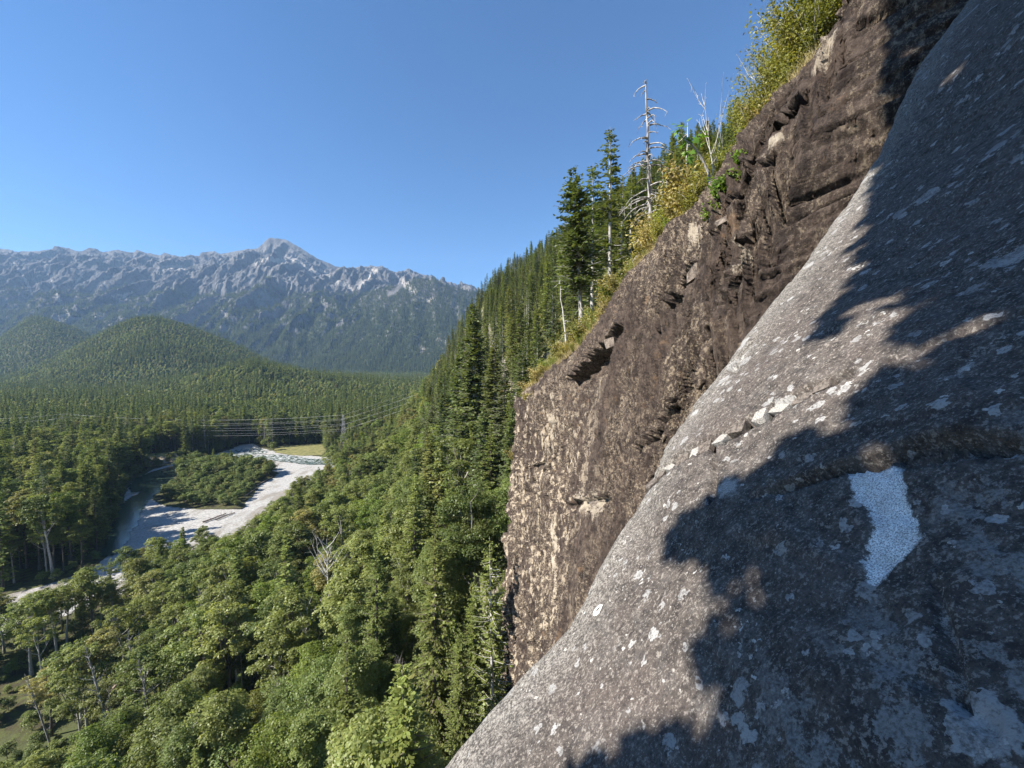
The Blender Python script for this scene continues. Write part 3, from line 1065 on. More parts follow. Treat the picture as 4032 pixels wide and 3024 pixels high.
SCAR = sl([(3340, 1832), (3528, 1818), (3545, 1890), (3540, 1960), (3580, 2030), (3590, 2090), (3540, 2160), (3480, 2210), (3430, 2290), (3415, 2292), (3375, 2210), (3390, 2120), (3420, 2060), (3400, 1990), (3345, 1940)])
scar = poly_sd(SU, SV, SCAR)
disp -= 0.012 * sstep(0.012, -0.012, scar + 0.3 * jit)
SCAR2 = sl([(2835, 1935), (2870, 1885), (2925, 1900), (2915, 1950), (2845, 1975)])
scar2 = poly_sd(SU, SV, SCAR2)
WHITE = [([(3785, 2590), (3770, 2660), (3755, 2740)], 0.022), ([(3700, 2370), (3690, 2440)], 0.02), ([(3920, 2220), (3935, 2200)], 0.014), ([(3790, 2170), (3800, 2150)], 0.015), ([(3830, 2800), (3860, 2900), (3880, 3000)], 0.03),
         ([(2960, 1330), (2900, 1440), (2850, 1520)], 0.05), ([(2330, 2330), (2320, 2440)], 0.03), ([(2440, 2530), (2420, 2590)], 0.04), ([(2600, 1870), (2640, 1850)], 0.035), ([(3690, 1500), (3760, 1450), (3850, 1360)], 0.04)]
wht = np.full(SU.shape, 9.0)
for pts, hw in WHITE:
    d, _ = seg_dist(SU, SV, sl(pts))
    wht = np.minimum(wht, d / hw)
rolld = np.maximum(SU - (ue[:, None] - R0), 0)
SPD = SP + SN * disp[..., None]

t = NT('slab_granite')
p = t.coord()
g0 = t.noise(p, 0.9, 5, 0.6)
g1 = t.noise(p, 9.0, 6, 0.7)
g2 = t.noise(p, 70.0, 3, 0.6)
g3 = t.noise(p, 190.0, 2, 0.5)
col = t.mix(t.step(g1, 0.28, 0.72), (0.024, 0.020, 0.0185), (0.104, 0.088, 0.077))
col = t.mix(t.math('MULTIPLY', t.step(g0, 0.48, 0.62), 0.5), col, (0.085, 0.068, 0.06))
col = t.mix(t.math('MULTIPLY', t.step(g2, 0.56, 0.70), 0.6), col, (0.30, 0.265, 0.235))
col = t.mix(t.math('MULTIPLY', t.step(g2, 0.44, 0.32), 0.7), col, (0.030, 0.026, 0.026))
g4 = t.noise(t.scaled(p, (1.0, 1.0, 0.8)), 34.0, 4, 0.7)
col = t.mix(t.math('MULTIPLY', t.step(g4, 0.55, 0.63), 0.55), col, (0.29, 0.26, 0.23))
col = t.mix(t.math('MULTIPLY', t.step(g4, 0.45, 0.36), 0.65), col, (0.022, 0.019, 0.019))
# colour turns greyer and paler towards the rounded outer side
rl = t.step(t.math('ADD', t.attr('roll'), t.math('MULTIPLY', t.math('SUBTRACT', g1, 0.5), 0.8)), -0.9, 0.3)
palec = t.mix(t.step(t.math('ADD', t.math('MULTIPLY', g2, 0.5), t.math('MULTIPLY', g4, 0.5)), 0.42, 0.58), (0.065, 0.060, 0.055), (0.32, 0.305, 0.275))
col = t.mix(t.math('MULTIPLY', rl, 0.7), col, palec)
# lichen: ragged rosettes at three sizes, gathered in colonies
wv = t.vmath('SCALE', t.vmath('SUBTRACT', t.noisec(p, 26.0, 4), (0.5, 0.5, 0.5)))
wv.node.inputs['Scale'].default_value = 0.095
pw = t.vmath('ADD', p, wv)
for sc_, r0, r1, thr, a_m, tone in ((4.2, 0.02, 0.50, 0.34, (0.45, 0.60), (0.215, 0.21, 0.205)), (9.5, 0.02, 0.50, 0.35, (0.40, 0.56), (0.25, 0.245, 0.24)), (20.0, 0.03, 0.46, 0.55, (0.44, 0.62), (0.34, 0.325, 0.305))):
    vo = t.n('ShaderNodeTexVoronoi', Vector=pw, Scale=sc_)
    cc = t.n('ShaderNodeSeparateColor', Color=vo.outputs['Color'])
    colony = t.step(t.noise(p, sc_ * 0.22, 3, 0.6), a_m[0], a_m[1])
    rr = t.math('MULTIPLY', t.math('MULTIPLY', t.step(cc.outputs[0], thr, 1.0), colony), r1)
    hitm = t.step(t.math('SUBTRACT', t.math('SUBTRACT', rr, r0), vo.outputs['Distance']), -0.02, 0.02)
    tex = t.math('ADD', 0.30, t.math('MULTIPLY', t.step(t.math('ADD', t.math('MULTIPLY', g2, 0.5), t.math('MULTIPLY', g1, 0.5)), 0.40, 0.56), 0.65))
    lc = t.mix(cc.outputs[1], tone, tuple(c * 1.35 for c in tone))
    col = t.mix(t.math('MULTIPLY', hitm, tex), col, lc)
bl = t.math('ADD', t.math('MULTIPLY', t.noise(p, 5.0, 2, 0.5), 0.55), t.math('MULTIPLY', t.noise(p, 22.0, 6, 0.75), 0.45))
sep = t.n('ShaderNodeSeparateXYZ', Vector=p).outputs
blm = t.math('MULTIPLY', t.step(bl, 0.515, 0.545), t.math('ADD', 0.12, t.math('MULTIPLY', t.step(t.math('ADD', sep[1], t.math('MULTIPLY', g0, 1.2)), 2.7, 1.9), 0.88)))
col = t.mix(t.math('MULTIPLY', blm, t.math('ADD', 0.35, t.math('MULTIPLY', t.step(g2, 0.36, 0.6), 0.5))), col, (0.205, 0.20, 0.195))
wm = t.math('ADD', t.attr('white'), t.math('MULTIPLY', t.math('SUBTRACT', t.noise(p, 16.0, 6, 0.85), 0.5), 9.0))
col = t.mix(t.math('MULTIPLY', t.step(wm, 0.7, -0.6), 0.6), col, (0.42, 0.41, 0.39))
fresh_c = t.mix(t.step(t.noise(p, 150.0, 3, 0.65), 0.36, 0.60), (0.26, 0.26, 0.26), (0.84, 0.84, 0.83))
smk = t.math('ADD', t.attr('scar'), t.math('MULTIPLY', t.math('SUBTRACT', t.noise(p, 18.0, 6, 0.8), 0.5), 0.11))
col = t.mix(t.math('MULTIPLY', t.step(smk, 0.006, -0.010), t.math('ADD', 0.72, t.math('MULTIPLY', t.step(g1, 0.35, 0.6), 0.28))), col, fresh_c)
smk2 = t.math('ADD', t.attr('scar2'), t.math('MULTIPLY', t.math('SUBTRACT', t.noise(p, 24.0, 4, 0.7), 0.5), 0.16))
col = t.mix(t.math('MULTIPLY', t.step(smk2, 0.02, -0.05), 0.4), col, fresh_c)
M['slab'] = t.out(col, 0.8, t.math('ADD', g1, t.math('MULTIPLY', g2, 0.45)), 0.55, 0.022, 0.25)
slab = struct(link('rock_slab', mesh_of('rock_slab', [(SPD.reshape(-1, 3), grid_faces(SPD.shape[0], SPD.shape[1]), 0)], [M['slab']], True,
                                        {'scar': scar, 'scar2': scar2, 'white': wht, 'roll': SU - (ue[:, None] - 0.25)})))


# ------------------------------------------------------------------ tree makers (arrays first, so that near trees and far woods share them)
def broadleaf_arrays(r, Ht=20.0, Rc=4.0, nclump=110, per=52, leaf=0.30, crown_lo=0.38, twist=0.4):
    """returns wood (V,F) and leaves (V,F)"""
    wood = []
    fork = Ht * r.uniform(crown_lo - 0.08, crown_lo + 0.06)
    lean = r.normal(0, 0.03, 2) * Ht
    n = 9
    tt = np.linspace(0, 1, n)
    bendx = lean[0] * tt ** 2 + r.normal(0, 0.12, n) * tt
    bendy = lean[1] * tt ** 2 + r.normal(0, 0.12, n) * tt
    top = Ht * 0.9
    trunk = np.stack([bendx, bendy, tt * top], -1)
    r0 = 0.011 * Ht + 0.05
    wood.append(tube(trunk, r0 * (1 - tt * 0.88) * np.where(tt < 0.02, 1.35, 1), 7))

    def trunk_at(z):
        return np.array([np.interp(z, trunk[:, 2], trunk[:, 0]), np.interp(z, trunk[:, 2], trunk[:, 1]), z])
    # a few big lobes make the crown uneven
    nl = r.integers(5, 9)
    lob_d = rand_unit(nl, r)
    lob_d[:, 2] = np.abs(lob_d[:, 2]) * 0.7
    lob_a = r.uniform(0.15, 0.85, nl)
    cz = (crown_lo + (1 - crown_lo) * 0.48) * Ht
    rz = (1 - crown_lo) * 0.55 * Ht
    cents = []
    while len(cents) < nclump:
        v = rand_unit(1, r)[0]
        rr = r.uniform(0.35, 1.0) ** 0.45
        if v[2] < -0.55:
            continue
        g = 0.66 + (lob_a * np.clip((lob_d @ v - 0.55) / 0.45, 0, 1)).max()
        narrow = 1.0 - 0.25 * max(v[2], 0)
        c = np.array([v[0] * Rc * narrow, v[1] * Rc * narrow, v[2] * rz]) * rr * g
        c += trunk_at(min(cz + c[2], top)) * np.array([1, 1, 0]) + np.array([0, 0, cz])
        cents.append(c)
    cents = np.array(cents)
    limbs = []
    for k in range(r.integers(6, 10)):
        c = cents[r.integers(len(cents))]
        z0 = r.uniform(fork, max(fork + 0.5, min(c[2] - 1.0, top * 0.85)))
        a = trunk_at(z0)
        q = np.linspace(0, 1, 6)[:, None]
        path = a + (c - a) * q + np.array([0, 0, 1.0]) * (np.sin(q * math.pi) * -0.10 * np.linalg.norm(c - a)) + r.normal(0, 0.10, (6, 3)) * q
        limbs.append(path)
        wood.append(tube(path, np.linspace(r0 * 0.42, 0.03, 6), 5))
    lp = np.concatenate([l[2:] for l in limbs] + [trunk[4:]])
    for c in cents[:: 3]:
        j = np.argmin(((lp - c) ** 2).sum(1) + 3 * np.maximum(lp[:, 2] - c[2], 0))
        wood.append(tube(np.stack([lp[j], (lp[j] + c) / 2 + r.normal(0, 0.1, 3), c]), [0.045, 0.03, 0.012], 3))
    cr = r.uniform(0.55, 1.25, len(cents))
    k = np.repeat(np.arange(len(cents)), per)
    v = rand_unit(len(k), r)
    v[:, 2] = np.where(v[:, 2] < -0.25, -v[:, 2], v[:, 2])          # leaves sit on the upper shell of a spray
    rad_ = cr[k] * r.uniform(0.55, 1.0, len(k))
    pos = cents[k] + v * rad_[:, None] * np.array([1.05, 1.05, 0.62])
    nr = v * 0.55 + np.array([0, 0, 0.55]) + rand_unit(len(k), r) * 0.6
    nr /= np.linalg.norm(nr, axis=1)[:, None]
    LV, LF = leaf_quads(pos, nr, leaf * r.uniform(0.6, 1.35, len(k)), r, 0.85)
    return merge(wood), (LV, LF)


def conifer_arrays(r, Ht=30.0, Rb=4.2, start=0.15, gap=0.55, nb=6, droop=0.35, spray=0.75, thin=0.0, power=0.75, step=0.42, dead_low=0.0):
    wood, tri_v = [], []
    n = 10
    tt = np.linspace(0, 1, n)
    bend = r.normal(0, 0.004, 2) * Ht
    trunk = np.stack([bend[0] * tt ** 2, bend[1] * tt ** 2, tt * Ht], -1)
    r0 = 0.0085 * Ht + 0.05
    wood.append(tube(trunk, r0 * (1 - tt) ** 0.9 + 0.012, 7))
    z = start * Ht
    if dead_low > 0:
        zz = dead_low * Ht
        while zz < start * Ht:
            for _ in range(2):
                az = r.uniform(0, 2 * math.pi)
                L = Rb * r.uniform(0.25, 0.6)
                q = np.linspace(0, 1, 4)[:, None]
                d = np.array([math.cos(az), math.sin(az), -0.15])
                path = np.array([0, 0, zz]) + d * L * q - np.array([0, 0, 1]) * q ** 2 * L * 0.15
                wood.append(tube(path, np.linspace(0.05, 0.012, 4), 3))
            zz += r.uniform(0.5, 1.2)
    while z < Ht * 0.985:
        u = (z / Ht - start) / (1 - start)
        Lm = Rb * (1 - u) ** power * (0.35 + 0.65 * min(1, (u + 0.02) * 7)) + 0.18
        for b in range(nb if u < 0.9 else 4):
            if r.random() < thin:
                continue
            az = r.uniform(0, 2 * math.pi)
            L = Lm * r.uniform(0.55, 1.2)
            dz = -droop * (1 - u) + 0.30 * u + r.normal(0, 0.09)
            d = np.array([math.cos(az), math.sin(az), dz])
            side = np.array([-math.sin(az), math.cos(az), 0.0])
            base_ = np.array([np.interp(z, trunk[:, 2], trunk[:, 0]), np.interp(z, trunk[:, 2], trunk[:, 1]), z + r.uniform(-0.25, 0.25)])
            ns = max(3, int(L / step))
            s = (np.arange(ns) + r.uniform(0, 0.8, ns)) / ns
            s = np.clip(s, 0.12 if L > 1 else 0.0, 1.0)
            sag = (-0.22 * s ** 1.5 + 0.25 * s ** 3) * L
            pt = base_ + d[None] * (s * L)[:, None] + np.array([0, 0, 1.0]) * sag[:, None]
            if L > 1.3:
                q = np.array([0, 0.5, 1.0])
                sg = (-0.22 * q ** 1.5 + 0.25 * q ** 3) * L
                wood.append(tube(base_ + d * (q * L)[:, None] + np.array([0, 0, 1.0]) * sg[:, None], [0.05, 0.03, 0.01], 3))
            for sg_ in (-1, 1):
                ln = spray * (0.55 + 0.5 * (1 - s)) * r.uniform(0.7, 1.3, ns) * min(1.0, 0.45 + L / 3)
                ang_ = r.uniform(0.35, 1.0, ns)
                dr = d[None] * np.cos(ang_)[:, None] + sg_ * side[None] * np.sin(ang_)[:, None]
                dr[:, 2] += r.normal(-0.12, 0.18, ns)
                wd = ln * r.uniform(0.22, 0.36, ns)
                wv_ = np.cross(dr, np.array([0, 0, 1.0]) + r.normal(0, 0.45, (ns, 3)))
                wv_ /= np.linalg.norm(wv_, axis=1)[:, None] + 1e-9
                tip = pt + dr * ln[:, None]
                mid = pt + dr * (ln * 0.55)[:, None]
                tri_v.append(np.stack([pt, mid + wv_ * wd[:, None], tip, mid - wv_ * wd[:, None]], 1))
        z += gap * r.uniform(0.6, 1.35) * (0.65 + 0.5 * (1 - u))
    T = np.concatenate(tri_v)
    return merge(wood), (T.reshape(-1, 3), np.arange(len(T) * 4).reshape(-1, 4))


def dead_arrays(r, Ht=10.0, nbr=26, Lb=2.2, lo=0.2, droop=0.25, r0=None, fork=0):
    wood = []
    n = 9
    tt = np.linspace(0, 1, n)
    b = r.normal(0, 0.01, 2) * Ht
    trunk = np.stack([b[0] * tt ** 2 + r.normal(0, 0.02, n), b[1] * tt ** 2 + r.normal(0, 0.02, n), tt * Ht], -1)
    r0 = r0 or 0.009 * Ht + 0.04
    wood.append(tube(trunk, r0 * (1 - tt * 0.85), 7))
    for k in range(nbr):
        z = Ht * r.uniform(lo, 0.98)
        u = z / Ht
        az = r.uniform(0, 2 * math.pi)
        L = Lb * r.uniform(0.3, 1.0) * (1.15 - 0.75 * u)
        q = np.linspace(0, 1, 6)[:, None]
        d = np.array([math.cos(az), math.sin(az), 0.12 if droop > 0 else 0.9])
        a = np.array([np.interp(z, trunk[:, 2], trunk[:, 0]), np.interp(z, trunk[:, 2], trunk[:, 1]), z])
        path = a + d * L * q - np.array([0, 0, 1]) * droop * L * q ** 2.2 + r.normal(0, 0.035, (6, 3)) * L * q
        wood.append(tube(path, np.linspace(0.25 * r0 + 0.012, 0.008, 6), 4))
        for j in range(r.integers(1, 4)):
            i = r.integers(2, 6)
            e = path[i] + r.normal(0, 0.22, 3) * L * np.array([1, 1, 0.8]) + np.array([0, 0, -0.12 * L if droop > 0 else 0.2 * L])
            wood.append(tube(np.stack([path[i], (path[i] + e) / 2 + r.normal(0, 0.02, 3), e]), [0.014, 0.01, 0.005], 3))
    return merge(wood)


class TreeProto:
    def __init__(self, name, wood, leaves, wmat, lmat):
        self.trunk = mesh_of(name + '_trunk', [(*wood, 0)], [wmat], True)
        self.crown = mesh_of(name + '_crown', [(*leaves, 0)], [lmat]) if leaves else None
        V = wood[0]
        self.h = float((leaves[0] if leaves else V)[:, 2].max())
        self.joint = (wood, leaves, wmat, lmat, name)

    def solid(self):
        w_, l_, wm, lm, nm = self.joint
        return mesh_of(nm + '_whole', [(*w_, 0), (*l_, 1)], [wm, lm])

    def put(self, name, loc, rz, sc, label, cat, group, tilt=(0, 0)):
        e = empty(name, loc, rz, sc)
        e.rotation_euler = (tilt[0], tilt[1], rz)
        link('trunk', self.trunk, e)
        if self.crown:
            link('crown', self.crown, e)
        return tag(e, label, cat, group)


R_ = np.random.default_rng
BROAD = []
for k in range(7):
    r = R_(100 + k)
    w_, l_ = broadleaf_arrays(r, Ht=20, Rc=r.uniform(2.6, 4.0), nclump=int(r.uniform(60, 100)), per=92, leaf=0.255, crown_lo=(0.34, 0.42, 0.30, 0.45, 0.38, 0.33, 0.52)[k])
    BROAD.append(TreeProto('broadleaf', w_, l_, M['bark_pale'] if k % 3 == 0 else M['bark_dark'], M['broadleaf'] if k != 5 else M['bright_leaf']))
BFINE = []
for k in range(3):
    r = R_(150 + k)
    w_, l_ = broadleaf_arrays(r, Ht=20, Rc=r.uniform(2.8, 3.6), nclump=110, per=170, leaf=0.17, crown_lo=0.34)
    BFINE.append(TreeProto('broadleaf', w_, l_, M['bark_pale'] if k == 1 else M['bark_dark'], M['broadleaf'] if k else M['bright_leaf']))
CONI = []
for k, kw in enumerate([dict(Ht=34, Rb=5.2, start=0.06, gap=0.5, nb=7), dict(Ht=32, Rb=4.6, start=0.10, gap=0.6, nb=6, thin=0.15), dict(Ht=28, Rb=4.0, start=0.08, gap=0.58, nb=6, thin=0.2),
                        dict(Ht=26, Rb=3.2, start=0.18, gap=0.65, nb=5, thin=0.3, dead_low=0.08), dict(Ht=24, Rb=3.6, start=0.05, gap=0.45, nb=6), dict(Ht=30, Rb=4.0, start=0.25, gap=0.55, nb=5, thin=0.15, dead_low=0.12)]):
    r = R_(200 + k)
    w_, l_ = conifer_arrays(r, spray=0.85, step=0.45, **kw)
    CONI.append(TreeProto('conifer', w_, l_, M['bark'] if k not in (1, 3) else M['bark_pale'], M['needle_light'] if k in (0, 2, 4) else M['needle']))

# low detail trees for the distance
def low_broad(r):
    c = rand_unit(170, r)
    c[:, 2] = np.abs(c[:, 2]) * 1.0 - 0.25
    g = 0.75 + 0.35 * noise3(c[:, 0] * 1.4, c[:, 1] * 1.4, c[:, 2] * 1.4, r.integers(99))
    pos = c * g[:, None] * np.array([3.6, 3.6, 8.0]) + np.array([0, 0, 11.0])
    nr = c * np.array([1, 1, 0.6]) + rand_unit(len(c), r) * 0.5 + np.array([0, 0, 0.3])
    nr /= np.linalg.norm(nr, axis=1)[:, None]
    return leaf_quads(pos, nr, r.uniform(1.3, 2.6, len(c)), r, 0.9)


def low_coni(r, Ht=27, Rb=2.7):
    n = 150
    u = r.uniform(0, 1, n) ** 1.3
    z = Ht * (0.1 + 0.9 * u)
    L = Rb * (1 - u) ** 0.8 * r.uniform(0.6, 1.2, n) + 0.25
    az = r.uniform(0, 2 * math.pi, n)
    d = np.stack([np.cos(az), np.sin(az), np.full(n, -0.45)], -1)
    s = np.stack([-np.sin(az), np.cos(az), np.zeros(n)], -1)
    a = np.stack([0 * z, 0 * z, z + 0.6], -1)
    wd = (0.3 * L + 0.25)[:, None]
    V = np.stack([a, a + d * L[:, None] * 0.6 + s * wd, a + d * L[:, None], a + d * L[:, None] * 0.6 - s * wd], 1)
    lead = np.array([[[0, 0, Ht * 0.9], [0.18, 0, Ht * 0.93], [0, 0, Ht * 1.03], [-0.18, 0, Ht * 0.93]]])
    V = np.concatenate([V, lead])
    return V.reshape(-1, 3), np.arange(len(V) * 4).reshape(-1, 4)


def proto_collection(name, meshes):
    c = bpy.data.collections.new(name)
    for i, me in enumerate(meshes):
        o = bpy.data.objects.new('%s_%02d' % (name, i), me)
        c.objects.link(o)
    return c


def wood_stuff(name, pts, rot, sc, idx, coll, label):
    """one object: many trees that nobody could count"""
    me = bpy.data.meshes.new(name)
    me.vertices.add(len(pts))
    me.vertices.foreach_set('co', np.asarray(pts, np.float32).ravel())
    for an, ty, dat in (('rot', 'FLOAT', rot), ('sc', 'FLOAT', sc), ('idx', 'INT', idx)):
        a = me.attributes.new(an, ty, 'POINT')
        a.data.foreach_set('value', np.asarray(dat, np.int32 if ty == 'INT' else np.float32))
    o = link(name, me)
    ng = bpy.data.node_groups.new(name, 'GeometryNodeTree')
    ng.interface.new_socket('Geometry', in_out='INPUT', socket_type='NodeSocketGeometry')
    ng.interface.new_socket('Geometry', in_out='OUTPUT', socket_type='NodeSocketGeometry')
    N = ng.nodes
    gi, go = N.new('NodeGroupInput'), N.new('NodeGroupOutput')
    ci = N.new('GeometryNodeCollectionInfo')
    ci.inputs['Collection'].default_value = coll
    ci.inputs['Separate Children'].default_value = True
    ip = N.new('GeometryNodeInstanceOnPoints')
    ip.inputs['Pick Instance'].default_value = True

    def at(n_, ty):
        q = N.new('GeometryNodeInputNamedAttribute')
        q.data_type = ty
        q.inputs['Name'].default_value = n_
        return q.outputs['Attribute']
    cx = N.new('ShaderNodeCombineXYZ')
    L = ng.links
    L.new(at('rot', 'FLOAT'), cx.inputs['Z'])
    er = N.new('FunctionNodeEulerToRotation')
    L.new(cx.outputs[0], er.inputs[0])
    L.new(gi.outputs[0], ip.inputs['Points'])
    L.new(ci.outputs[0], ip.inputs['Instance'])
    L.new(at('idx', 'INT'), ip.inputs['Instance Index'])
    L.new(er.outputs[0], ip.inputs['Rotation'])
    L.new(at('sc', 'FLOAT'), ip.inputs['Scale'])
    L.new(ip.outputs[0], go.inputs[0])
    md = o.modifiers.new('trees', 'NODES')
    md.node_group = ng
    return stuff(o, label, 'forest')


# ------------------------------------------------------------------ where the trees stand
def jitter_grid(x0, x1, y0, y1, s, r):
    xs = np.arange(x0, x1, s)
    ys = np.arange(y0, y1, s)
    X, Y = np.meshgrid(xs, ys)
    X = X + r.uniform(-0.42, 0.42, X.shape) * s
    Y = Y + r.uniform(-0.42, 0.42, X.shape) * s
    return X.ravel(), Y.ravel()


r = R_(5)
cand = []
X, Y = jitter_grid(-330, 60, 12, 345, 5.0, r)
hb, foot = hill_base(X, Y)
sd = poly_sd(X, Y, CORR)
cl = poly_sd(X, Y, CLEAR)
px, py = to_px(X, Y, H(X, Y) + 10)
vis = (px > -330) & (px < 2350) & (py < 3700) & (Y > 12)
onwall = (Y < 50) & (X > -5.5)
ok = vis & (sd > 2.5) & ~onwall & (hb < 40)
ok &= ~((cl < 0) & (r.random(len(X)) < 0.90))
me_ = poly_sd(X, Y, gp([(1080, 1755), (1275, 1745), (1290, 1800), (1090, 1790)])) < 0
ok &= ~me_
bk = (np.hypot(X - b0[0], Y - b0[1]) < 60) & (poly_sd(X, Y, np.array([b0, b1, b1 + perp * 20, b0 + perp * 20])) < 0)
ok &= ~bk
# no tall trees on the foot of the slope that would hide the river in the photo
right = X > -20 - 0.25 * Y
left = ~right & (poly_sd(X, Y, CORR) > 0) & (X < np.interp(Y, [100, 330], [-120, -190]))
X, Y, hb, sd, right, left, cl = [a[ok] for a in (X, Y, hb, sd, right, left, cl)]
Z = H(X, Y)
cn = noise3(X / 30, Y / 30, 0, 91)
pc = np.where(X > -30 - 0.10 * Y, 0.08 + 0.85 * sstep(18, 36, hb), 0.04)
pc = np.where((X < -100) & (Y > 100), 0.42, pc)
pc = np.where((Y < 60) & (hb > 16), 0.30, pc)
is_c = r.random(len(X)) < np.clip(pc + cn * 0.22, 0.02, 0.97)
ht = np.where(is_c, r.uniform(16, 32, len(X)), 12 + 13 * r.random(len(X)) ** 1.2)
ht = np.where((X < -100) & (Y > 100), ht * 1.18, ht)
# keep the right bank low enough for the river to show
bank = (sd < 26) & (X > -150)
ht = np.where(bank & (Y > 85), np.where(is_c, r.uniform(12, 22, len(X)), r.uniform(11, 21, len(X))), ht)
ht = np.where((cl < 14), np.where(is_c, 14, r.uniform(14, 21, len(X))), ht)
fxy = to_px(X, Y, Z + ht)
front = (Y < 63) & (fxy[0] < 760)
lim0 = np.interp(fxy[0], [-300, 0, 300, 600, 760], [3000, 2960, 2860, 2700, 2450])
a_, b_ = ray(fxy[0], lim0 + r.uniform(0, 120, len(lim0)))
ht = np.where(front & (fxy[1] < lim0), np.maximum(CAMZ + b_ * Y - Z, 3.0), ht)
tops = to_px(X, Y, Z + ht)
near_wall_ok = ~((Y < 50) & (Z + ht > CAMZ - 6))
# sight line over the river: nothing on the near bank may rise above these pixels
lim = np.interp(tops[0], [-400, 0, 150, 420, 520, 640, 760, 830, 905, 1000, 1090, 1150, 1200, 1270, 1340, 1500], [2330, 2330, 2330, 2210, 2150, 2130, 2020, 2110, 2090, 2020, 1960, 1890, 1860, 1790, 1740, 1600])
nearbank = (sd > 0) & (Y < 300) & (tops[0] < 1500) & (X > np.interp(Y, [60, 90, 120, 150, 205, 240, 300, 345], [-400, -150, -131, -126, -155, -172, -165, -150]))
need = (tops[1] < lim - 25) & nearbank
# shrink to fit, drop if that leaves a bush
a_, b_ = ray(tops[0], lim + r.uniform(0, 60, len(lim)))
ht2 = CAMZ + b_ * Y - Z
ht = np.where(need, ht2, ht)
good = near_wall_ok & (ht > 4.0)
X, Y, Z, hb, is_c, ht, sd, cl = [a[good] for a in (X, Y, Z, hb, is_c, ht, sd, cl)]
app = ht / np.sqrt(X ** 2 + Y ** 2 + (Z + ht * 0.6 - CAMZ) ** 2)
fx, fy = to_px(X, Y, Z + ht * 0.8)
inframe = (fx > -120) & (fx < 2200) & (fy < 3200)
app = np.where(inframe, app, app * 0.01)

# the steep hillside conifers
X2, Y2 = jitter_grid(-75, 330, 52, 430, 5.8, R_(6))
h2, f2 = hill_base(X2, Y2)
r2 = R_(8)
cov = noise3(X2 / 26, Y2 / 26, h2 / 40, 92)
Z2 = H(X2, Y2)
px2, py2 = to_px(X2, Y2, Z2 + 8)
k2 = (h2 >= 40) & (px2 > 1500) & (px2 < 3400) & (cov > -0.32) & (r2.random(len(X2)) < 0.95)
k2 &= ~((Y2 < 62) & (X2 < 9))
X2, Y2, Z2, h2 = X2[k2], Y2[k2], Z2[k2], h2[k2]
ht2 = r2.uniform(13, 26, len(X2)) * np.where(Y2 < 110, 0.85, 1.0)
app2 = ht2 / np.sqrt(X2 ** 2 + Y2 ** 2)


def zone(x, y, hb_, c):
    """words that place a tree by what stands near it"""
    qx, qy = to_px(np.array(x), np.array(y), np.array(H(x, y) + 12))
    qx, qy = float(qx), float(qy)
    kind = 'conifer' if c else 'broadleaf tree'
    if x < np.interp(y, [60, 330], [-110, -150]) and y > 110:
        return 'tall dark green %s on the far bank left of the river bend' % kind, 'far bank trees', 'b'
    if qy > 2550 and qx < 700:
        return 'slim %s over the open clearing in the lower left corner' % kind, 'clearing trees', 'c'
    if qy > 2550 and qx < 1300:
        return 'leafy %s in the stand along the bottom edge, left of the slab' % kind, 'bottom edge trees', 'd'
    if qy > 2300 and qx >= 1300:
        return '%s in the sunlit stand right beside the foot of the slab' % kind, 'slab foot trees', 'e'
    if qx > 1500 and qy > 1900:
        return 'bright green %s crowding the base of the dark cliff' % kind, 'cliff base trees', 'f'
    if qx > 1500:
        return '%s on the slope behind the far end of the dark cliff' % kind, 'slope trees', 'g'
    if qy > 2000:
        return 'green %s on the near bank below the river gravel' % kind, 'near bank trees', 'h'
    return 'green %s lining the right bank where the river bends away' % kind, 'right bank trees', 'i'


FINE = []
for k, kw in enumerate([dict(Ht=24, Rb=3.4, start=0.06, gap=0.42, nb=7, droop=0.2, power=0.75), dict(Ht=26, Rb=2.9, start=0.10, gap=0.45, nb=6, droop=0.25, thin=0.1)]):
    w_, l_ = conifer_arrays(R_(250 + k), spray=0.5, step=0.2, **kw)
    FINE.append(TreeProto('conifer', w_, l_, M['bark'], M['needle_light']))


def plant(protos, x, y, z, h, c, rr, label=None, group=None, name=None):
    if c and y < 70:
        protos = FINE
    i = rr.integers(len(protos))
    pr = protos[i]
    if not c and y < 62:
        pr = BFINE[rr.choice([0, 1, 1, 2, 2])]
        s = h / pr.h
    if not c and name is None and 62 < y < 95 and x < -60 and rr.random() < 0.6:
        pr = BROAD[6]
    s = h / pr.h
    wdt = s * rr.uniform(0.9, 1.2) if not c else s * rr.uniform(0.9, 1.15) * (1.15 if h < 16 else 1.0)
    if label is None:
        label, group, _ = zone(x, y, 0, c)
        size = 'tall' if h > 23 else ('low' if h < 12 else ('slender' if c else 'round-topped'))
        row = 'front' if y < 62 else ('middle' if y < 110 else ('rear' if y < 200 else 'farthest'))
        label = '%s %s, %s rows' % (size, label.replace('tall ', '').replace('slim ', '').replace('leafy ', ''), row)
        group = '%s, %s %s, %s rows' % (group, size, 'conifers' if c else 'broadleaf', row)
    return pr.put(name or ('conifer' if c else 'broadleaf_tree'), (x, y, z - 0.15), rr.uniform(0, 6.28), (wdt, wdt, s), label, 'conifer' if c else 'tree', group, (rr.normal(0, 0.02), rr.normal(0, 0.02)))


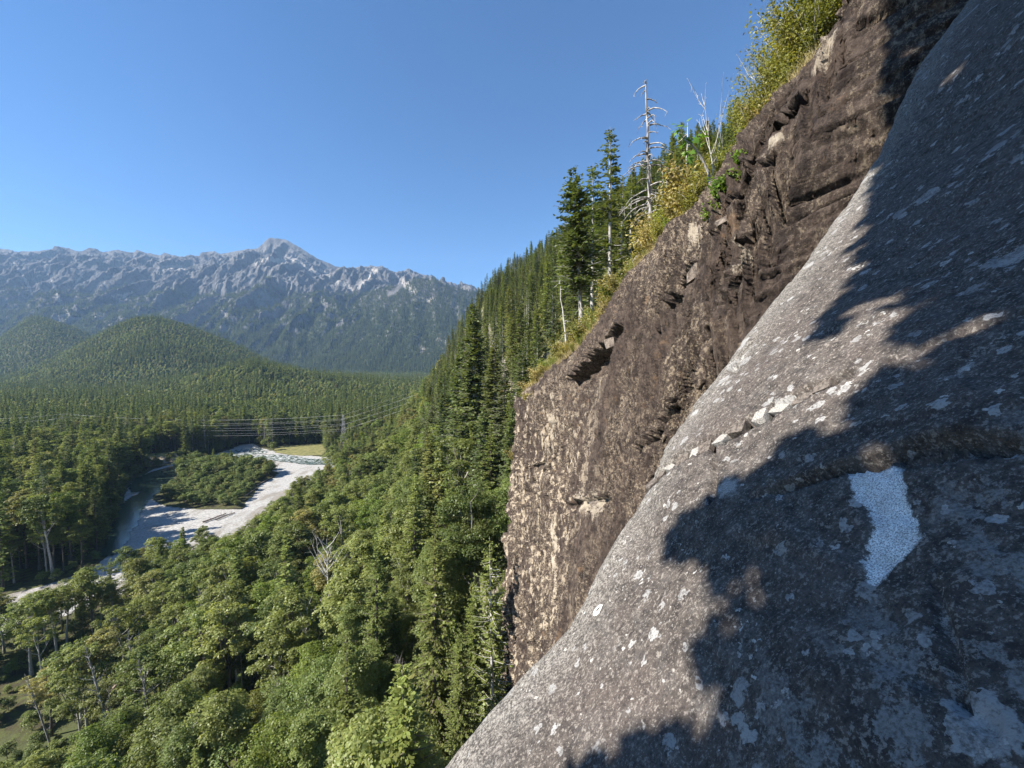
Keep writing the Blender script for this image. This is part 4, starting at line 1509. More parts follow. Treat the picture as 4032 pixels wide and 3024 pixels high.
rr = R_(77)
rest = {'x': [], 'y': [], 'z': [], 'h': [], 'c': []}
cb = np.where(~is_c)[0]
cb = cb[np.argsort(-app[cb])]
for n_, i in enumerate(cb):
    if n_ < 300:
        plant(BROAD, X[i], Y[i], Z[i], ht[i], False, rr)
    else:
        for k_, v_ in zip('xyzhc', (X[i], Y[i], Z[i], ht[i], 0)):
            rest[k_].append(v_)
allc = [(app[i], X[i], Y[i], Z[i], ht[i], 0) for i in np.where(is_c)[0]] + [(app2[i], X2[i], Y2[i], Z2[i], ht2[i], 1) for i in range(len(X2))]
allc.sort(key=lambda q: -q[0])
for n_, q in enumerate(allc):
    if n_ < 285:
        if q[5]:
            qx, qy = to_px(q[1], q[2], q[3] + 8)
            lb = 'conifer on the rocky hillside above the dark cliff' if qx > 2150 else 'conifer on the steep spur that drops from the hillside to the valley'
            plant(CONI[1:], q[1], q[2], q[3], q[4], True, rr, lb, 'hillside conifers')
        else:
            plant(CONI, q[1], q[2], q[3], q[4], True, rr)
    else:
        for k_, v_ in zip('xyzhc', q[1:5] + (1,)):
            rest[k_].append(v_)
rest = {k_: np.array(v_) for k_, v_ in rest.items()}
near_coll = proto_collection('near_wood', [p_.solid() for p_ in BROAD + CONI])
ih = np.array([p_.h for p_ in BROAD + CONI])
idx = np.where(rest['c'] == 1, len(BROAD) + rr.integers(1, len(CONI), len(rest['x'])), rr.integers(0, len(BROAD), len(rest['x'])))
wood_stuff('valley_wood', np.stack([rest['x'], rest['y'], rest['z'] - 0.1], -1), rr.uniform(0, 6.28, len(idx)), rest['h'] / ih[idx], idx, near_coll, 'mixed wood filling the valley sides behind the nearer trees')

# far woods
LOW = [mesh_of('low_broadleaf', [(*low_broad(R_(300 + k)), 0)], [M['broadleaf']]) for k in range(4)] + [mesh_of('low_conifer', [(*low_coni(R_(320 + k), 27, r_), 0)], [M['needle']]) for k, r_ in enumerate((3.2, 3.8, 4.4))]
low_coll = proto_collection('far_wood', LOW)
r = R_(9)
px_ = []
for y0, y1, s in ((345, 700, 5.6), (700, 1250, 7.2), (1250, 2250, 10.0)):
    X3, Y3 = jitter_grid(-1.45 * y1, 0.12 * y1 + 20, y0, y1, s, r)
    Z3 = H(X3, Y3)
    hb3, ft3 = hill_base(X3, Y3)
    qx, qy = to_px(X3, Y3, Z3 + 10)
    k3 = (qx > -120) & (qx < 2150) & (hb3 < 60)
    px_.append(np.stack([X3[k3], Y3[k3], Z3[k3]], -1))
Xl, Yl = jitter_grid(-480, -300, 150, 345, 5.5, r)
kl = (to_px(Xl, Yl, 12.0)[0] > -200) & (poly_sd(Xl, Yl, CORR) > 3)
px_.append(np.stack([Xl[kl], Yl[kl], H(Xl, Yl)[kl]], -1))
far = np.concatenate(px_)
patch = noise3(far[:, 0] / 130, far[:, 1] / 130, 0, 93) + 0.5 * noise3(far[:, 0] / 40, far[:, 1] / 40, 0, 94)
isc = r.random(len(far)) < np.clip(0.30 + 0.9 * patch, 0.05, 0.9)
idx = np.where(isc, 4 + r.integers(0, 3, len(far)), r.integers(0, 4, len(far)))
scl = np.where(isc, r.uniform(0.7, 1.25, len(far)), r.uniform(0.75, 1.2, len(far)))
wood_stuff('far_wood', far, r.uniform(0, 6.28, len(far)), scl, idx, low_coll, 'forest covering the valley floor and low hills beyond the river')
# mountain woods: only where the ground is green
r = R_(10)
n_ = 90000
mp, md_ = r.uniform(-380, 2080, n_), 2160 + 2000 * r.random(n_) ** 1.1
mz = mountain(mp, md_)
mx = (mp - CX) / F_PX * md_
gk = fbm(mx / 220, md_ / 220, mz / 200, 4, 95)
sl_ = np.abs(mountain(mp, md_ + 12) - mountain(mp, md_ - 12)) / 24
km = (mz < np.where(md_ < 3350, 950, -150) + 700 * gk) & (sl_ < 1.35 + 0.9 * gk) & (mz > -5)
far2 = np.stack([mx, md_, mz - 2], -1)[km]
wood_stuff('mountain_wood', far2, r.uniform(0, 6.28, len(far2)), r.uniform(0.7, 1.3, len(far2)), 4 + r.integers(0, 3, len(far2)), low_coll, 'conifer forest on the lower slopes of the mountain')

# ------------------------------------------------------------------ named trees of the valley side and the clifftop
def stand(proto, px_base, d, top_px, name, label, cat, group=None, rz=0.0, wide=1.0, surf=None, lean=None, sink=0.2):
    """a tree on the ground at depth d under pixel column px_base, as tall as its top pixel says"""
    a, _ = ray(px_base, 1432)
    x = float(a * d)
    z = float((surf or H)(np.array(x), np.array(d))) - sink
    _, bt = ray(top_px[0], top_px[1])
    h = CAMZ + float(bt) * d - z
    s = h / proto.h
    lx = math.atan2((top_px[0] - px_base) / F_PX * d, h) if lean is None else lean
    return proto.put(name, (x, d, z), rz, (s * wide, s * wide, s), label, cat, group, (0, lx))


def cproto(name, seed, wm, lm, **kw):
    w_, l_ = conifer_arrays(R_(seed), **kw)
    return TreeProto(name, w_, l_, M[wm], M[lm])


FIR_A = cproto('fir', 400, 'bark_pale', 'needle', Ht=38, Rb=7.0, start=0.05, gap=0.46, nb=8, droop=0.30, spray=0.95, step=0.40, power=0.85)
FIR_B = cproto('fir', 401, 'bark_pale', 'needle', Ht=34, Rb=4.6, start=0.08, gap=0.5, nb=7, droop=0.25, spray=0.85, step=0.42)
for i_, (pb, d, tp, pr, wd, lb) in enumerate([
        (1868, 84, (1866, 1195), FIR_A, 1.0, 'tallest dark fir with a pale trunk line, standing before the far spur'),
        (1812, 88, (1795, 1345), FIR_A, 1.0, 'broad fir left of the tallest fir, its branches reaching furthest left'),
        (1945, 78, (1905, 1330), FIR_B, 1.15, 'narrow fir just right of the tallest fir'),
        (1985, 74, (1990, 1420), FIR_B, 1.2, 'fir with a straight pale trunk, halfway from tallest fir to cliff'),
        (2060, 66, (2060, 1390), FIR_B, 1.2, 'fir standing closest to the far end of the dark cliff'),
        (1905, 64, (1890, 1600), FIR_A, 1.0, 'lower spreading fir in front of the tallest fir'),
        (2010, 60, (2010, 1610), FIR_A, 0.9, 'shorter fir tucked against the left edge of the cliff'),
        (1745, 98, (1735, 1520), FIR_B, 1.3, 'left outer fir of the tall group before the spur'),
        (1690, 120, (1690, 1600), FIR_B, 1.3, 'small fir at the left foot of the tall fir group')]):
    stand(pr, pb, d, tp, 'fir_tree', lb, 'fir tree', 'tall firs beyond the cliff', rz=i_ * 1.3, wide=wd, lean=0.0)
WHITE_FIR = cproto('fir', 402, 'dead', 'needle_light', Ht=26, Rb=3.2, start=0.10, gap=0.6, nb=6, droop=0.1, spray=0.5, thin=0.25, step=0.2, power=0.5)
stand(WHITE_FIR, 1942, 38, (1925, 2120), 'fir_tree', 'sparse light green fir with a bare white trunk beside the slab edge', 'fir tree', wide=0.9)
FIR_L = cproto('fir', 403, 'bark', 'needle_light', Ht=26, Rb=3.8, start=0.05, gap=0.42, nb=7, droop=0.15, spray=0.5, step=0.2, power=0.7)
for i_, (pb, d, tp, lb) in enumerate([(1860, 42, (1840, 2290), 'yellow-green fir left of the white-trunked fir'), (1990, 43, (1985, 2240), 'light green fir squeezed between the white-trunked fir and the cliff foot'),
                                      (1800, 36, (1790, 2480), 'low light green fir at the lower slab edge'), (1690, 46, (1680, 2240), 'light green fir among maples left of the cliff foot')]):
    stand(FIR_L, pb, d, tp, 'fir_tree', lb, 'fir tree', 'light firs by the cliff foot', rz=i_ * 2.1, lean=0.0)

PINE = cproto('pine', 410, 'snag', 'needle', Ht=17, Rb=2.7, start=0.36, gap=0.34, nb=8, droop=0.05, spray=0.62, step=0.26, power=0.55, dead_low=0.1)
stand(PINE, 2298, 38, (2250, 660), 'pine_tree', 'dark pine with a bare pale lower trunk rising from the cliff crest', 'pine tree', surf=clifftop, wide=0.95)
SPR = cproto('spruce', 411, 'bark_pale', 'needle', Ht=20, Rb=1.7, start=0.12, gap=0.45, nb=6, droop=0.35, spray=0.6, thin=0.3, step=0.3, power=0.45, dead_low=0.05)
stand(SPR, 2400, 62, (2392, 505), 'spruce_tree', 'thin ragged spruce with a tufted top right of the pine', 'spruce tree', wide=1.15)
for i_, (pb, d, tp, lb) in enumerate([(2330, 66, (2325, 650), 'slim grey-green spruce between the pine and the ragged spruce'), (2475, 70, (2470, 690), 'small dark spruce left of the tall grey snag'),
                                      (2440, 80, (2440, 720), 'short spruce just behind the ragged spruce')]):
    stand(SPR, pb, d, tp, 'spruce_tree', lb, 'spruce tree', 'spruces on the slope above the crest', rz=i_, wide=1.4, lean=0.0)
UPC = cproto('conifer', 412, 'bark', 'needle', Ht=16, Rb=2.6, start=0.1, gap=0.4, nb=6, spray=0.6, step=0.3)
for i_, (pb, d, tp, lb) in enumerate([(3130, 17, (3110, -160), 'dark conifer behind the shrubs at the top of the picture'), (3050, 24, (3040, 60), 'thin dark conifer left of the topmost conifer'),
                                      (3260, 15, (3250, -260), 'conifer cut by the top edge beside the rock rim')]):
    stand(UPC, pb, d, tp, 'conifer', lb, 'conifer', 'conifers above the upper crest', rz=i_ * 2, wide=0.8, surf=clifftop, lean=0.0)


def dproto(name, seed, mat='dead', **kw):
    return TreeProto(name, dead_arrays(R_(seed), **kw), None, M[mat], None)


SNAG = dproto('snag', 420, 'snag', Ht=10, nbr=58, Lb=2.3, lo=0.10, droop=0.55, r0=0.16)
stand(SNAG, 2562, 25, (2522, 318), 'dead_tree', 'tall grey snag with drooping bare branches against the sky', 'dead tree', surf=clifftop)
POLE = dproto('pole', 421, 'dead', Ht=7, nbr=6, Lb=0.8, lo=0.3, droop=0.3, r0=0.07)
stand(POLE, 2692, 30, (2684, 478), 'dead_tree', 'thin white dead pole right of the tall grey snag', 'dead tree', surf=clifftop)
stand(POLE, 2640, 24, (2604, 668), 'dead_tree', 'short white dead stem leaning left between snag and white pole', 'dead tree', surf=clifftop)
stand(POLE, 2240, 38.5, (2195, 1085), 'dead_tree', 'leaning bare grey trunk below the pine at the crest', 'dead tree', surf=clifftop, wide=1.6)
stand(POLE, 2282, 39.5, (2275, 1110), 'dead_tree', 'short bare stem standing right against the pine trunk', 'dead tree', surf=clifftop, wide=1.5)
BARE = dproto('bare', 422, 'dead', Ht=4, nbr=12, Lb=2.2, lo=0.15, droop=-0.5, r0=0.05)
stand(BARE, 2805, 14.6, (2725, 290), 'dead_tree', 'white multi-stemmed bare sapling forking up beside the maple leaves', 'dead tree', surf=clifftop, wide=0.55)
stand(BARE, 3000, 13.5, (2905, 190), 'dead_tree', 'white bare twigs poking out of the upper shrubs', 'dead tree', surf=clifftop, wide=0.6)
MAPD = dproto('bare_maple', 423, 'dead', Ht=15, nbr=30, Lb=4.5, lo=0.45, droop=-0.5, r0=0.16)
stand(MAPD, 1278, 76, (1262, 2075), 'dead_tree', 'leafless grey maple rising out of the green stand', 'dead tree')
stand(MAPD, 1660, 80, (1655, 2130), 'dead_tree', 'small leafless tree half hidden left of the bright maples', 'dead tree', wide=0.7)
for pb, d, tp, lb, wd in ((1180, 66, (1172, 2330), 'bare grey branches showing in the middle of the broadleaf stand', 0.6), (905, 70, (900, 2420), 'leafless tree poking out left of the stand centre', 0.6), (1430, 58, (1425, 2440), 'leafless twiggy crown between the maples left of the white-trunked fir', 0.5),
                          (1060, 56, (1050, 2640), 'bare pale tree near the bottom edge, left of centre', 0.6), (760, 84, (755, 2300), 'thin leafless tree at the river side of the stand', 0.6), (1560, 50, (1550, 2560), 'bare branching tree in the lower stand beside the slab', 0.5)):
    stand(MAPD, pb, d, tp, 'dead_tree', lb, 'dead tree', wide=wd)
GS = dproto('grey_snag', 424, 'snag', Ht=17, nbr=16, Lb=2.4, lo=0.4, droop=-0.15, r0=0.2)
for pb, d, tp, lb in ((385, 63, (275, 2530), 'bare grey trunk with short branches standing in the lower left clearing'), (110, 66, (15, 2640), 'leaning bare trunk at the far left of the lower left corner'),
                      (120, 72, (95, 2590), 'forked dark bare trunk beside the leaning one at far left'), (560, 62, (490, 2590), 'pale slender bare trunk right of the clearing'),
                      (470, 70, (455, 2480), 'straight dark trunk in the middle of the clearing')):
    stand(GS, pb, d, tp, 'dead_tree', lb, 'dead tree', 'bare trunks in the clearing')

# maple sapling whose few big leaves stand against the sky
LOBE = np.array([(0, -0.5), (0.10, -0.12), (0.42, -0.22), (0.30, 0.02), (0.52, 0.22), (0.22, 0.20), (0.16, 0.34), (0, 0.55), (-0.16, 0.34), (-0.22, 0.20), (-0.52, 0.22), (-0.30, 0.02), (-0.42, -0.22), (-0.10, -0.12)])


def lobed_leaves(c, nr, size, r):
    n = len(c)
    t_ = np.cross(nr, rand_unit(n, r))
    t_ /= np.linalg.norm(t_, axis=1)[:, None]
    b_ = np.cross(nr, t_)
    V = c[:, None] + size[:, None, None] * (LOBE[None, :, 0, None] * t_[:, None] + LOBE[None, :, 1, None] * b_[:, None] - 0.25 * (LOBE[None, :, 0, None] ** 2) * nr[:, None])
    V = np.concatenate([c[:, None], V], 1)
    m = len(LOBE)
    f = np.array([(0, 1 + i, 1 + (i + 1) % m) for i in range(m)])
    F = (np.arange(n)[:, None, None] * (m + 1) + f[None]).reshape(-1, 3)
    return V.reshape(-1, 3), F


r = R_(430)
mb = P(2800, 742, 14.4)
mb[2] = clifftop(np.array(mb[0]), np.array(mb[1])) - 0.1
stem_top = P(2690, 545, 14.2)
ms = empty('maple_sapling', mb)
tag(ms, 'leaning maple sapling with a few big green leaves against the sky', 'sapling')
rel = lambda q: np.asarray(q) - mb
path = np.array([rel(mb), rel(P(2790, 680, 14.4)), rel(P(2762, 620, 14.3)), rel(P(2725, 570, 14.2)), rel(stem_top), rel(P(2672, 500, 14.2))])
link('stem', mesh_of('maple_stem', [(*tube(path, [0.06, 0.05, 0.04, 0.03, 0.02, 0.008], 6), 0)], [M['bark_pale']], True), ms)
lc = np.concatenate([rel(P(2665, 505, 14.2)) + r.normal(0, 0.13, (9, 3)), rel(P(2700, 560, 14.2)) + r.normal(0, 0.18, (11, 3)), rel(P(2755, 555, 14.2)) + r.normal(0, 0.10, (6, 3)), rel(P(2715, 600, 14.2)) + r.normal(0, 0.10, (5, 3))])
nr = rand_unit(len(lc), r) * 0.7 + np.array([-0.4, -0.5, 0.6])
nr /= np.linalg.norm(nr, axis=1)[:, None]
for c_, n__, z_ in zip(lc, nr, r.uniform(0.22, 0.40, len(lc))):
    link('leaf', mesh_of('maple_leaf', [(*lobed_leaves(np.zeros((1, 3)), n__[None], np.array([z_]), r), 0)], [M['fresh']]), ms, c_)


# ------------------------------------------------------------------ shrubs on the crest
def shrub_arrays(r, Ht=1.8, Rc=0.9, nst=9, per=200, leaf=0.075, spread=0.22):
    wood, cs = [], []
    for k in range(nst):
        az = r.uniform(0, 6.28)
        out = Rc * r.uniform(0.2, 1.0)
        tip = np.array([math.cos(az) * out, math.sin(az) * out, Ht * r.uniform(0.55, 1.0)])
        q = np.linspace(0, 1, 6)[:, None]
        path = tip * q * np.array([1, 1, 0]) * q ** 0.6 + np.array([0, 0, tip[2]]) * q + r.normal(0, 0.03, (6, 3)) * q
        wood.append(tube(path, np.linspace(0.018, 0.005, 6), 4))
        s = r.uniform(0.25, 1.0, per)
        pp = np.stack([np.interp(s, q[:, 0], path[:, j]) for j in range(3)], -1)
        cs.append(pp + r.normal(0, spread * 0.55, (per, 3)) * (0.35 + s[:, None] * 0.75))
    c = np.concatenate(cs)
    c[:, 2] = np.maximum(c[:, 2], 0.02)
    nr = rand_unit(len(c), r) + np.array([0, 0, 0.5])
    nr /= np.linalg.norm(nr, axis=1)[:, None]
    return merge(wood), leaf_quads(c, nr, leaf * r.uniform(0.6, 1.4, len(c)), r, 0.6)


class ShrubProto(TreeProto):
    def put(self, name, loc, rz, sc, label, cat, group, tilt=(0, 0)):
        e = empty(name, loc, rz, sc)
        e.rotation_euler = (tilt[0], tilt[1], rz)
        link('stems', self.trunk, e)
        link('foliage', self.crown, e)
        return tag(e, label, cat, group)


def sproto(seed, mat, **kw):
    w_, l_ = shrub_arrays(R_(seed), **kw)
    return ShrubProto('shrub', w_, l_, M['bark_pale'], M[mat])


SH = {'olive': [sproto(500 + k, 'shrub', Ht=1.9, Rc=0.95, nst=11, per=210, leaf=0.085) for k in range(4)],
      'tall': [sproto(505 + k, 'shrub', Ht=3.1, Rc=1.3, nst=15, per=300, leaf=0.08, spread=0.3) for k in range(3)],
      'gold': [sproto(510 + k, 'gold', Ht=1.5, Rc=0.9, nst=9, per=190, leaf=0.09) for k in range(2)],
      'green': [sproto(520 + k, 'bright_leaf', Ht=1.8, Rc=1.0, nst=10, per=210, leaf=0.09) for k in range(2)],
      'fresh': [sproto(530 + k, 'fresh', Ht=0.55, Rc=0.45, nst=9, per=40, leaf=0.13, spread=0.16) for k in range(2)]}
WORD = {'tall': 'tall willowy yellow-green shrub', 'olive': 'yellow-green leafy shrub', 'gold': 'golden brown shrub', 'green': 'green leafy shrub', 'fresh': 'small fresh green plant'}
r = R_(540)


def crest_place(y):
    if y < 12.2:
        return 'along the uppermost rock rim', 'upper rim'
    if y < 15.5:
        return 'on the crest just right of the maple sapling', 'sapling crest'
    if y < 22:
        return 'on the crest between the grey snag and the maple sapling', 'snag crest'
    if y < 31:
        return 'on the crest between the pine and the grey snag', 'pine crest'
    if y < 37.5:
        return 'on the crest right around the foot of the pine', 'pine foot'
    return 'at the low far end of the cliff crest', 'far crest end'


def shrub(kind, x, y, h, sink=0.08, label=None, group=None):
    pr = SH[kind][r.integers(len(SH[kind]))]
    z = float(clifftop(np.array(x), np.array(y))) - sink
    s = h / pr.h
    wd = s * r.uniform(0.85, 1.25)
    wh, g = crest_place(y)
    return pr.put('shrub', (x, y, z), r.uniform(0, 6.28), (wd, wd, s), label or WORD[kind] + ' ' + wh, 'shrub', group or WORD[kind] + 's, ' + g)


for y in np.concatenate([np.arange(8.8, 12.6, 0.42), np.arange(12.6, 22, 0.6), np.arange(22, 43.5, 0.9)]):
    upper = y < 14.3
    for dx in ((0.1, 0.8, 1.6, 2.6, 3.8) if upper else (0.15, 1.0, 2.2, 3.8)):
        x = float(crest_x(y)) + dx + r.uniform(-0.15, 0.3)
        yy_ = y + r.uniform(-0.3, 0.3) * (1 if upper else 2)
        if upper:
            kind = r.choice(['tall', 'tall', 'tall', 'green', 'gold']) if dx > 0.5 else r.choice(['olive', 'gold', 'olive'])
            h = (r.uniform(2.3, 3.9) if kind == 'tall' else r.uniform(1.3, 2.0)) if dx > 0.5 else r.uniform(0.9, 1.6)
        elif y < 16.5:
            kind = r.choice(['green', 'olive', 'gold', 'olive'])
            h = r.uniform(1.0, 1.9) if dx > 0.5 else r.uniform(0.5, 1.0)
        else:
            kind = r.choice(['olive', 'gold', 'gold', 'green', 'olive'])
            h = r.uniform(1.6, 3.0) if dx > 0.5 else r.uniform(1.0, 2.1)
        if r.random() < (0.05 if upper else 0.12):
            continue
        shrub(kind, x, max(8.6, yy_), h)
for y, dx, h in ((10.4, 0.0, 2.6), (11.0, -0.05, 2.7), (11.5, 0.1, 2.9), (11.9, 0.4, 3.0), (12.3, 0.1, 2.6), (12.7, 0.3, 2.8), (13.1, 0.1, 2.2), (13.5, 0.5, 2.4), (11.2, 0.9, 3.4), (12.0, 1.1, 3.4), (9.9, 0.2, 2.4)):
    shrub('tall', float(crest_x(y)) + dx, y, h)
for pxy, h, lb in (((2810, 850), 0.6, 'bright green plant growing from the ledge above the pale block'), ((2870, 745), 0.7, 'bright green plant on the rim left of the dark upper rock'), ((2900, 720), 0.5, 'small bright plant right of the larger one on the rim'),
                   ((2920, 640), 0.5, 'fresh green plant highest on the rim below the shrubs'), ((2850, 770), 0.45, 'low bright plant between ledge plant and rim plant')):
    q = hit_wall(*pxy)
    pr = SH['fresh'][r.integers(2)]
    s = h / pr.h
    pr.put('ledge_plant', (float(wall_x(np.array(q[0]), np.array(q[1]))) - 0.15, q[0], q[1] - 0.1), r.uniform(0, 6), s, lb, 'plant', 'bright plants on the cliff rim')
for pxy, h, kind, lb in (((2090, 1590), 1.6, 'gold', 'yellow shrub hanging on the left end of the cliff'), ((2120, 1500), 1.8, 'gold', 'golden grassy shrub on the low far corner of the crest'), ((2050, 1630), 1.2, 'olive', 'little yellow-green shrub at the very left rim of the cliff'),
                         ((2010, 1810), 1.6, 'gold', 'yellow shrub clinging to the left side of the cliff halfway down')):
    q = hit_wall(*pxy)
    pr = SH[kind][0]
    s = h / pr.h
    pr.put('shrub', (float(wall_x(np.array(q[0]), np.array(q[1]))) - 0.1, q[0], q[1] - 0.25), r.uniform(0, 6), (s * 1.2, s * 1.2, s), lb, 'shrub', 'yellow shrubs on the cliff end')

# scrub over the slopes behind the crest
X, Y = jitter_grid(-30, 120, 44, 170, 2.6, r)
zs_ = H(X, Y)
qx, qy = to_px(X, Y, zs_)
hb_, _ = hill_base(X, Y)
k = (qx > 1750) & (qx < 3300) & (hb_ > 38) & (noise3(X / 9, Y / 9, 0, 99) > -0.25) & ~((Y < 50) & (X < 8))
sc_coll = proto_collection('scrub_bits', [p_.solid() for p_ in SH['olive'][:2] + SH['gold'][:1] + SH['green'][:2]])
wood_stuff('hillside_scrub', np.stack([X, Y, zs_ - 0.1], -1)[k], r.uniform(0, 6.28, k.sum()), r.uniform(0.6, 1.7, k.sum()), r.integers(0, 5, k.sum()), sc_coll, 'yellow-green scrub covering the slope behind the cliff crest')

# dry grass on the crest
r = R_(550)
n_ = 26000
gy_ = 8.8 + 35 * r.random(n_) ** 1.5
gd = -0.3 + np.abs(r.normal(0, 0.55, n_))
cl_ = noise3(gy_ / 0.9, gd / 0.9, 0, 97)
kk = cl_ > -0.15
gy_, gd = gy_[kk], gd[kk]
gx_ = crest_x(gy_) + gd
gz_ = clifftop(gx_, gy_) - 0.05
L_ = r.uniform(0.18, 0.55, len(gy_)) * np.interp(gy_, [9, 43], [0.8, 1.5])
b_ = np.stack([gx_, gy_, gz_], -1)
lean = np.stack([r.normal(-0.35, 0.35, len(gy_)), r.normal(-0.1, 0.4, len(gy_)), np.ones(len(gy_))], -1)
lean /= np.linalg.norm(lean, axis=1)[:, None]
tip = b_ + lean * L_[:, None]
sd_ = rand_unit(len(gy_), r) * np.interp(gy_, [9, 43], [0.006, 0.014])[:, None]
V = np.stack([b_ - sd_, b_ + sd_, tip], 1).reshape(-1, 3)
t = NT('dry_grass')
geo = t.n('ShaderNodeNewGeometry')
M['grass'] = t.out(t.mix(geo.outputs['Random Per Island'], (0.30, 0.24, 0.09), (0.58, 0.48, 0.26)), 0.9)
stuff(link('dry_grass', mesh_of('dry_grass', [(V, np.arange(len(V)).reshape(-1, 3), 0)], [M['grass']])), 'dry yellow grass fringing the cliff crest', 'grass')

# ------------------------------------------------------------------ island thicket and bank scrub
r = R_(560)
IT = []
for k in range(4):
    w_, l_ = broadleaf_arrays(R_(570 + k), Ht=6.5, Rc=2.2, nclump=55, per=40, leaf=0.30, crown_lo=0.08)
    IT.append(TreeProto('island_bush', w_, l_, M['bark_dark'], M['island']))
X, Y = jitter_grid(ISLE[:, 0].min(), ISLE[:, 0].max(), ISLE[:, 1].min(), ISLE[:, 1].max(), 3.3, r)
sdi = poly_sd(X, Y, ISLE)
ymid = (ISLE[:, 1].min() + ISLE[:, 1].max()) / 2
for x, y, s_ in zip(X, Y, sdi):
    if s_ > -0.8:
        continue
    back = y > ymid + 8
    qx, _ = to_px(x, y, 3)
    side = 'left' if qx < 800 else ('right' if qx > 950 else 'middle')
    if back and r.random() < 0.16:
        pr, h, nm, lb = CONI[4], r.uniform(7, 12), 'conifer', 'small conifer rising from the back of the river island, %s part' % side
    else:
        pr, h, nm, lb = IT[r.integers(4)], (r.uniform(5.0, 9.5) if back else r.uniform(2.8, 6.0)), 'thicket_tree', '%s broadleaf bush on the %s part of the river island' % ('tall' if back else 'low', side)
    s = h / pr.h
    pr.put(nm, (x, y, 0.3), r.uniform(0, 6.28), (s * 1.1, s * 1.1, s), lb, 'conifer' if nm == 'conifer' else 'bush', 'island %s %s' % (nm.replace('_', ' '), side))

# undergrowth below the near trees
X, Y = jitter_grid(-150, -6, 20, 170, 3.2, r)
qx, qy = to_px(X, Y, H(X, Y))
k = (poly_sd(X, Y, CORR) > 0.5) & (qx > -300) & (qy < 3500) & ~((poly_sd(X, Y, CLEAR) < 0) & (r.random(len(X)) < 0.35)) & ~((Y < 48) & (X > -4))
Xb, Yb = jitter_grid(-330, -60, 165, 360, 3.6, r)
sdb = poly_sd(Xb, Yb, CORR)
mdw = poly_sd(Xb, Yb, gp([(1080, 1755), (1275, 1745), (1290, 1800), (1090, 1790)]))
kb = ((sdb > 0.5) & (sdb < 13)) | ((mdw > 0.5) & (mdw < 12) & (sdb > 0.5))
X, Y, k = np.concatenate([X, Xb]), np.concatenate([Y, Yb]), np.concatenate([k, kb & (mdw > 0)])
ug = proto_collection('undergrowth_bits', [p_.solid() for p_ in IT])
wood_stuff('undergrowth', np.stack([X, Y, H(X, Y) - 0.1], -1)[k], r.uniform(0, 6.28, k.sum()), np.where(Y[k] > 160, r.uniform(0.5, 1.25, k.sum()), r.uniform(0.25, 0.65, k.sum())), r.integers(0, 4, k.sum()), ug, 'low green undergrowth between the valley trees')

# fallen logs
t = bark_material('log_wood', (0.16, 0.12, 0.10), (0.36, 0.29, 0.25), 1.5)
for a, b, rd, lb in (((395, 2770), (470, 2700), 0.45, 'brown log lying in the lower left clearing'), ((150, 2925), (215, 2860), 0.4, 'brown log near the leaning bare trunks'), ((420, 2800), (490, 2740), 0.35, 'second brown log in front of the clearing log'),
                     ((1010, 1915), (1075, 1880), 0.35, 'driftwood log on the right shore of the island'), ((800, 2060), (890, 2025), 0.4, 'driftwood log on gravel below the island'), ((960, 1960), (1010, 1925), 0.35, 'driftwood log by the lower right island shore'),
                     ((850, 2050), (925, 2020), 0.3, 'thin driftwood log beside the larger one below the island')):
    pa, pb_ = ground_pt(*a), ground_pt(*b)
    q = np.linspace(0, 1, 7)[:, None]
    pts = np.concatenate([pa + (pb_ - pa) * q, np.full((7, 1), rd * 0.8 + 0.15)], 1)
    c0 = pts[0].copy()
    c0[2] = 0
    pts = pts - c0 + r.normal(0, 0.05, (7, 3))
    lg = empty('log', c0)
    link('trunk', mesh_of('log', [(*tube(pts, np.linspace(rd, rd * 0.6, 7), 8), 0)], [t], True), lg)
    st_ = [tube(np.stack([pts[i_], pts[i_] + r.normal(0, 0.5, 3) + np.array([0, 0, 0.8])]), [0.12, 0.04], 4) for i_ in (2, 4, 5)]
    link('branch_stubs', mesh_of('stubs', [(*merge(st_), 0)], [t], True), lg)
    tag(lg, lb, 'log', 'logs on the ground')

# ------------------------------------------------------------------ broken blocks in the slab's band and on the cliff
import bmesh


def block_mesh(r, a, b, c, mat, name='rock_block'):
    bm = bmesh.new()
    for sx in (-1, 1):
        for sy in (-1, 1):
            for sz in (-1, 1):
                for k in range(2):
                    bm.verts.new(Vector((sx * a * r.uniform(0.62, 1.0), sy * b * r.uniform(0.62, 1.0), sz * c * r.uniform(0.62, 1.0))))
    res = bmesh.ops.convex_hull(bm, input=bm.verts)
    junk = [v for v in res['geom_interior'] if isinstance(v, bmesh.types.BMVert)]
    bmesh.ops.delete(bm, geom=junk, context='VERTS')
    me = bpy.data.meshes.new(name)
    bm.to_mesh(me)
    bm.free()
    me.materials.append(mat)
    return me


BACK = np.where(np.arange(SU.shape[1]) > 448, 99.0, 0.0)[None]


def slab_at(u_, v_, off=0.0):
    """the slab's own smooth surface at (u, v), moved off it by off"""
    i_ = np.argmin((SU - u_) ** 2 + (SV - v_) ** 2 + BACK)
    dsm = (0.10 * fbm(np.array(u_) / 2.4, np.array(v_) / 3.0, 0, 3, 81))
    return SP.reshape(-1, 3)[i_] + SN.reshape(-1, 3)[i_] * (float(dsm) + off)


def slab_skin(u_, v_, off=0.0):
    i_ = np.argmin((SU - u_) ** 2 + (SV - v_) ** 2 + BACK)
    return SPD.reshape(-1, 3)[i_] + SN.reshape(-1, 3)[i_] * off


